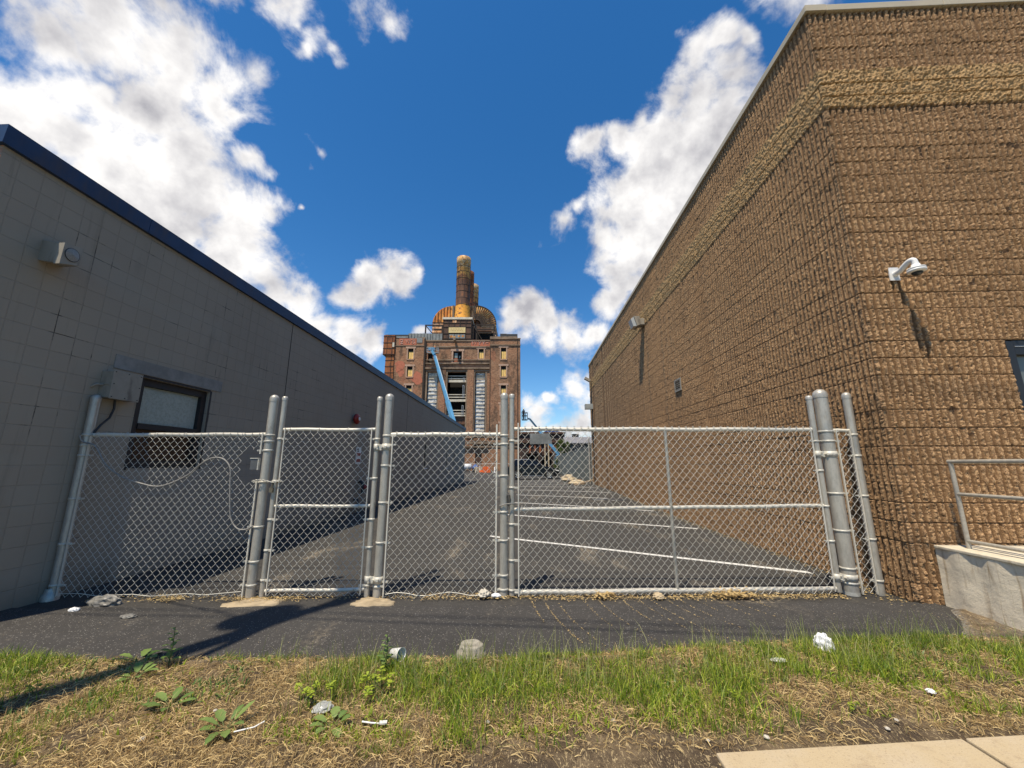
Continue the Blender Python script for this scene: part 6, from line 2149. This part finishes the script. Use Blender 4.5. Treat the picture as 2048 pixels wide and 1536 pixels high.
rs = np.random.RandomState(12)
pts = [(2.3 + rs.randn() * .16, FY(2.3) - .10 + rs.randn() * .035, .025 + abs(rs.randn()) * .03) for _ in range(260)] + [(.85 + rs.randn() * .08, FY(.8) - .08 + rs.randn() * .03, .025 + abs(rs.randn()) * .02) for _ in range(80)]
scatter('dead_leaf_heap', pts, .026, STRAW, 'pale dead leaves heaped under the wide gate', 'leaf pile', 77)
pts = []
for _ in range(5200):
    x = rs.uniform(-4.9, 3.6)
    dens = .25 + .75 * (vnoise(np.array([x * 2.2]), np.array([0.]), 90)[0] > .42) + (x > -.2) * .4
    if rs.rand() < dens:
        pts.append((x, FY(x) - .03 + rs.randn() * .06 - (.05 if x > 0 else 0), .022))
scatter('leaf_litter', pts, .012, STRAW, 'dry leaf and straw litter along the foot of the fence', 'litter', 13)
pts = []
for k, r in enumerate([3.62, 3.48, 3.34, 3.05, 2.88, 2.62, 2.44, 2.30, 2.12, 1.98, 1.8, 1.6, 1.42, 1.2]):
    a0, a1 = math.radians(180 + 4 + 2 * (k % 3)), math.radians(180 + 12 + 8 * ((k * 7) % 5) / 2 + (8 if r < 3 else 4))
    for _ in range(int(60 * r * (a1 - a0) * (2.0 if k in (0, 1, 5) else 1.2))):
        a = rs.uniform(a0, a1)
        rr = r + rs.randn() * .006
        pts.append((3.62 + rr * math.cos(a), 5.08 + rr * math.sin(a), .028))
scatter('gate_scrape_marks', pts, .007, STRAW, 'tan arcs of wood chips scraped over the asphalt by the wide gate', 'scrape marks', 14, .002)
pts = [(rs.uniform(-4.8, 4.2), rs.uniform(3.4, 4.6), .028) for _ in range(420)]
pts = [p for p in pts if p[1] > edge(p[0])]
scatter('asphalt_chips', pts, .006, PAD, 'pale chips and twigs strewn on the asphalt apron', 'litter', 15, .002)
pts = [(4.05 + rs.randn() * .12, rs.uniform(4.35, 5.4), .03) for _ in range(260)] + [(4.23 - abs(rs.randn()) * .12, rs.uniform(5.2, 18), .03 + .0) for _ in range(1100)]
pts = [(p[0], p[1], .012 + gz(p[0], p[1])) for p in pts]
scatter('wall_foot_litter', pts, .014, STRAW, 'leaf litter along the foot of the brown wall', 'litter', 16)


def leaf(V, F, tone, base, az, el, L_, Wd, tn_, curl=.4, segs=5, lobes=0.0):
    """a bent leaf blade of paired points"""
    k0 = len(V)
    d = Vector((math.cos(az), math.sin(az), 0))
    s_ = Vector((-math.sin(az), math.cos(az), 0))
    for q in range(segs + 1):
        t = q / segs
        e_ = el - curl * t * 1.6
        p = Vector(base) + d * (L_ * t * math.cos(el * .8 + curl * .1)) + Vector((0, 0, L_ * (t * math.sin(el) - curl * t * t * .7)))
        w2 = Wd * (math.sin(math.pi * min(1, t * .92 + .06)) ** .7) * (1 + lobes * math.sin(t * 19))
        V.append(tuple(p - s_ * w2 + Vector((0, 0, w2 * .25))))
        V.append(tuple(p))
        V.append(tuple(p + s_ * w2 + Vector((0, 0, w2 * .25))))
        tone += [tn_, tn_ * .5 + .5, tn_]
    for q in range(segs):
        a = k0 + q * 3
        F.append((a, a + 1, a + 4, a + 3))
        F.append((a + 1, a + 2, a + 5, a + 4))


def weed(x, y, kind, size, label, seed):
    rs = random.Random(seed)
    z = float(verge_z(np.array([x]), np.array([y]))[0])
    z = max(z, 0)
    cat = 'weed'
    root = thing('broad_leaf_weed' if kind == 'dock' else ('tall_weed' if kind == 'tall' else 'bright_weed'), (x, y, z), label, cat, 'weeds on the verge')
    V, F, tone = [], [], []
    mb = MB()
    if kind == 'dock':
        n = rs.randint(6, 8)
        for k in range(n):
            az = k * 2 * math.pi / n + rs.uniform(-.3, .3)
            el = rs.uniform(.35, 1.0)
            st0 = (x, y, z)
            m_ = (x + math.cos(az) * size * .35, y + math.sin(az) * size * .35, z + size * .30 * math.sin(el))
            mb.tube([st0, m_], .0028, 5)
            leaf(V, F, tone, m_, az, el * .7, size * rs.uniform(.45, .95), size * rs.uniform(.13, .2), rs.random(), rs.uniform(.15, .6), 9, .16)
    elif kind == 'tall':
        h = size
        mb.tube([(x, y, z), (x + .01, y, z + h * .5), (x, y + .01, z + h)], [.005, .004, .002], 6)
        for k in range(16):
            t = .12 + .86 * k / 15
            az = k * 2.4
            L_ = size * .38 * (1.05 - t * .75)
            leaf(V, F, tone, (x, y, z + h * t), az, .5, L_, L_ * .24, rs.random(), .35, 5, .05)
    else:
        for b in range(rs.randint(7, 10)):
            bx, by = x + rs.gauss(0, size * .33), y + rs.gauss(0, size * .28)
            hh = size * rs.uniform(.35, .75)
            mb.tube([(x, y, z), (bx, by, z + hh)], .002, 5)
            for k in range(7):
                az = k * .9 + rs.random()
                leaf(V, F, tone, (bx, by, z + hh * rs.uniform(.8, 1)), az, rs.uniform(.1, .6), size * .20, size * .055, rs.random(), .3, 4, .35)
    raw_mesh('leaves', np.array(V), np.array(F), WEEDY if kind == 'bright' else WEEDL, {'tone': tone}, smooth=True, parent=root)
    mb.build('stem', STEM, root)


for k, (x, y, kind, s, lab) in enumerate([
        (-2.75, 2.96, 'dock', .13, 'broad leaf weed with a grey green leaf in the bare left verge'),
        (-2.98, 3.22, 'dock', .15, 'dark shaded leafy weed at the asphalt edge on the left'),
        (-2.68, 3.14, 'tall', .26, 'tall leafy weed with a brownish top beside the left shaded weed'),
        (-2.22, 2.66, 'dock', .13, 'broad leaf weed with curled leaves left of the pole shadow'),
        (-1.72, 2.47, 'dock', .13, 'low broad leaf weed nearest the bottom, above the white straw'),
        (-1.13, 2.52, 'dock', .13, 'broad leaf weed beside the crumpled lid in the straw'),
        (-1.36, 2.76, 'bright', .14, 'bright yellow green weed patch left of the centre'),
        (-.98, 2.86, 'bright', .17, 'tallest bright yellow green weed in front of the fallen cup'),
        (-1.06, 3.16, 'tall', .24, 'tall pointed weed next to the fallen cup'),
        (1.28, 2.86, 'bright', .08, 'small bright clover like weed in the straw right of the centre'),
        (1.95, 2.80, 'bright', .07, 'small bright weed low in the right verge'),
        (-3.2, 2.74, 'bright', .10, 'faded yellow green weed at the left edge of the verge'),
        (.12, 3.36, 'bright', .08, 'small yellow green weed right of the concrete stub')]):
    weed(x, y, kind, s, lab, 20 + k)

# ------------------------------------------------------------------ litter
def crumple(name, c, r, mat, label, cat, seed, squash=.6, stretch=(1, 1)):
    bm = bmesh.new()
    bmesh.ops.create_icosphere(bm, subdivisions=4, radius=1)
    rs = random.Random(seed)
    dirs = [Vector((rs.gauss(0, 1), rs.gauss(0, 1), rs.gauss(0, 1))).normalized() for _ in range(26)]
    for v in bm.verts:
        d = v.co.normalized()
        f_ = 1.0
        for i, q in enumerate(dirs):
            f_ += .05 * abs(math.sin(6.5 * d.dot(q) + i * 1.7)) * (1 if i % 2 else -1)
        f_ = max(.35, f_)
        v.co = Vector((d.x * r * f_ * stretch[0], d.y * r * f_ * stretch[1], max(-.15, d.z) * r * f_ * squash))
    me = bpy.data.meshes.new(name)
    bm.to_mesh(me); bm.free()
    me.materials.append(mat)
    o = bpy.data.objects.new(name, me); sc.collection.objects.link(o)
    o.location = c
    return tag(o, label, cat)


crumple('plastic_bag', (2.36, 3.60, .06), .065, PLASTIC, 'crumpled white plastic bag at the grass edge on the right', 'plastic bag', 3, 1.5)
crumple('paper_scrap', (1.86, 3.36, .06), .036, simple('grubby_white_scrap', (.62, .6, .55), .7), 'small torn white scrap in the grass left of the plastic bag', 'litter', 4, .4, (1.5, .7))
crumple('tissue', (2.6, 3.0, .05), .024, PLASTIC, 'small crumpled white tissue in the right hand grass', 'litter', 5, .6)
crumple('dusty_bag', (-4.62, 4.44, .01), .12, GREYBAG, 'dusty grey plastic bag caught under the left fence panel', 'plastic bag', 6, .75, (1.5, .6))
crumple('clear_wrapper', (-4.68, 4.20, .03), .04, PLASTIC, 'shiny clear wrapper in front of the dusty grey bag', 'litter', 7, .6, (1.3, .8))
crumple('paper_ball', (-.52, 4.80, .05), .065, simple('dirty_paper', (.5, .46, .38), .8), 'dirty paper ball at the fence foot left of the slim post', 'litter', 8, .8)
crumple('torn_label', (-.38, 4.79, .04), .045, PLASTIC, 'torn white label with crumpled edges against the slim post foot', 'litter', 9, .6, (1.2, .6))
crumple('crushed_lid', (-1.26, 2.66, .05), .055, simple('clear_lid', (.38, .38, .35), .25), 'crushed translucent plastic lid among the broad leaves', 'litter', 10, .45)
crumple('styrofoam_piece', (1.45, 4.86, .03), .06, PALM, 'pale foam scrap under the middle of the wide gate', 'litter', 12, .7)
crumple('flat_wrapper', (-3.95, 4.06, .03), .05, GREYBAG, 'small flattened wrapper on the shaded asphalt at left', 'litter', 14, .4, (1.6, .8))
# fallen cup: a tilted open cone
t_ = MB()
vs, fs = [], []
axis = Vector((.82, -.45, .12)).normalized()
u_ = axis.cross(Vector((0, 0, 1))).normalized(); w_ = u_.cross(axis).normalized()
c0 = Vector((-1.02, 3.30, .075))
rings = [(-.05, .0), (-.05, .033), (.045, .046), (.05, .048), (.045, .043), (-.045, .030), (-.046, 0)]
for (d, r) in rings:
    for k in range(20):
        a = k * math.pi / 10
        vs.append(c0 + axis * d + u_ * (r * math.cos(a)) + w_ * (r * math.sin(a)))
for i in range(len(rings) - 1):
    for k in range(20):
        fs.append((i * 20 + k, i * 20 + (k + 1) % 20, (i + 1) * 20 + (k + 1) % 20, (i + 1) * 20 + k))
t_.add(vs, fs, True)
tag(t_.build('fallen_cup', WHITE), 'white plastic cup lying on its side at the verge edge', 'cup')
tag(MB().tube([(-1.64, 2.43, .05), (-1.55, 2.465, .055), (-1.515, 2.50, .065)], .004, 8).build('drinking_straw', WHITE), 'bent white drinking straw lying in the dry grass', 'drinking straw')
sp_o = MB()
sp_o.tube([(-.97, 2.55, .048), (-.91, 2.537, .05), (-.865, 2.535, .05)], [.005, .0045, .004], 6)
sp_o.obox((-.845, 2.54, .052), (.022, .004, 0), (-.003, .012, 0), (0, 0, .004))
tag(sp_o.build('plastic_spoon', WHITE), 'white plastic spoon lying flat in the straw near the bottom', 'spoon')
for k, (x, y, s) in enumerate([(.48, 2.62, .016), (1.28, 2.52, .014), (2.0, 2.62, .012), (-2.1, 2.36, .018), (.95, 2.48, .01), (2.12, 2.70, .01), (-.25, 2.58, .012), (-3.1, 2.45, .014), (-1.9, 2.62, .011)]):
    lab = ['pale chip beside the dry grass clump', 'white chip by the sidewalk edge', 'small chip at the sidewalk joint', 'white stone at the bottom left', 'tiny chip on bare earth at centre', 'tiny chip at the right verge foot',
           'pale chip under the green clump', 'pale chip in the shaded left straw', 'pale chip right of the left weeds'][k]
    crumple('stone_chip', (x, y, .045), s, simple('chip_%d' % k, (.55, .50, .42), .9, var=.4, scale=60), lab, 'stone', 40 + k, .6)['group'] = 'pale chips on the verge'
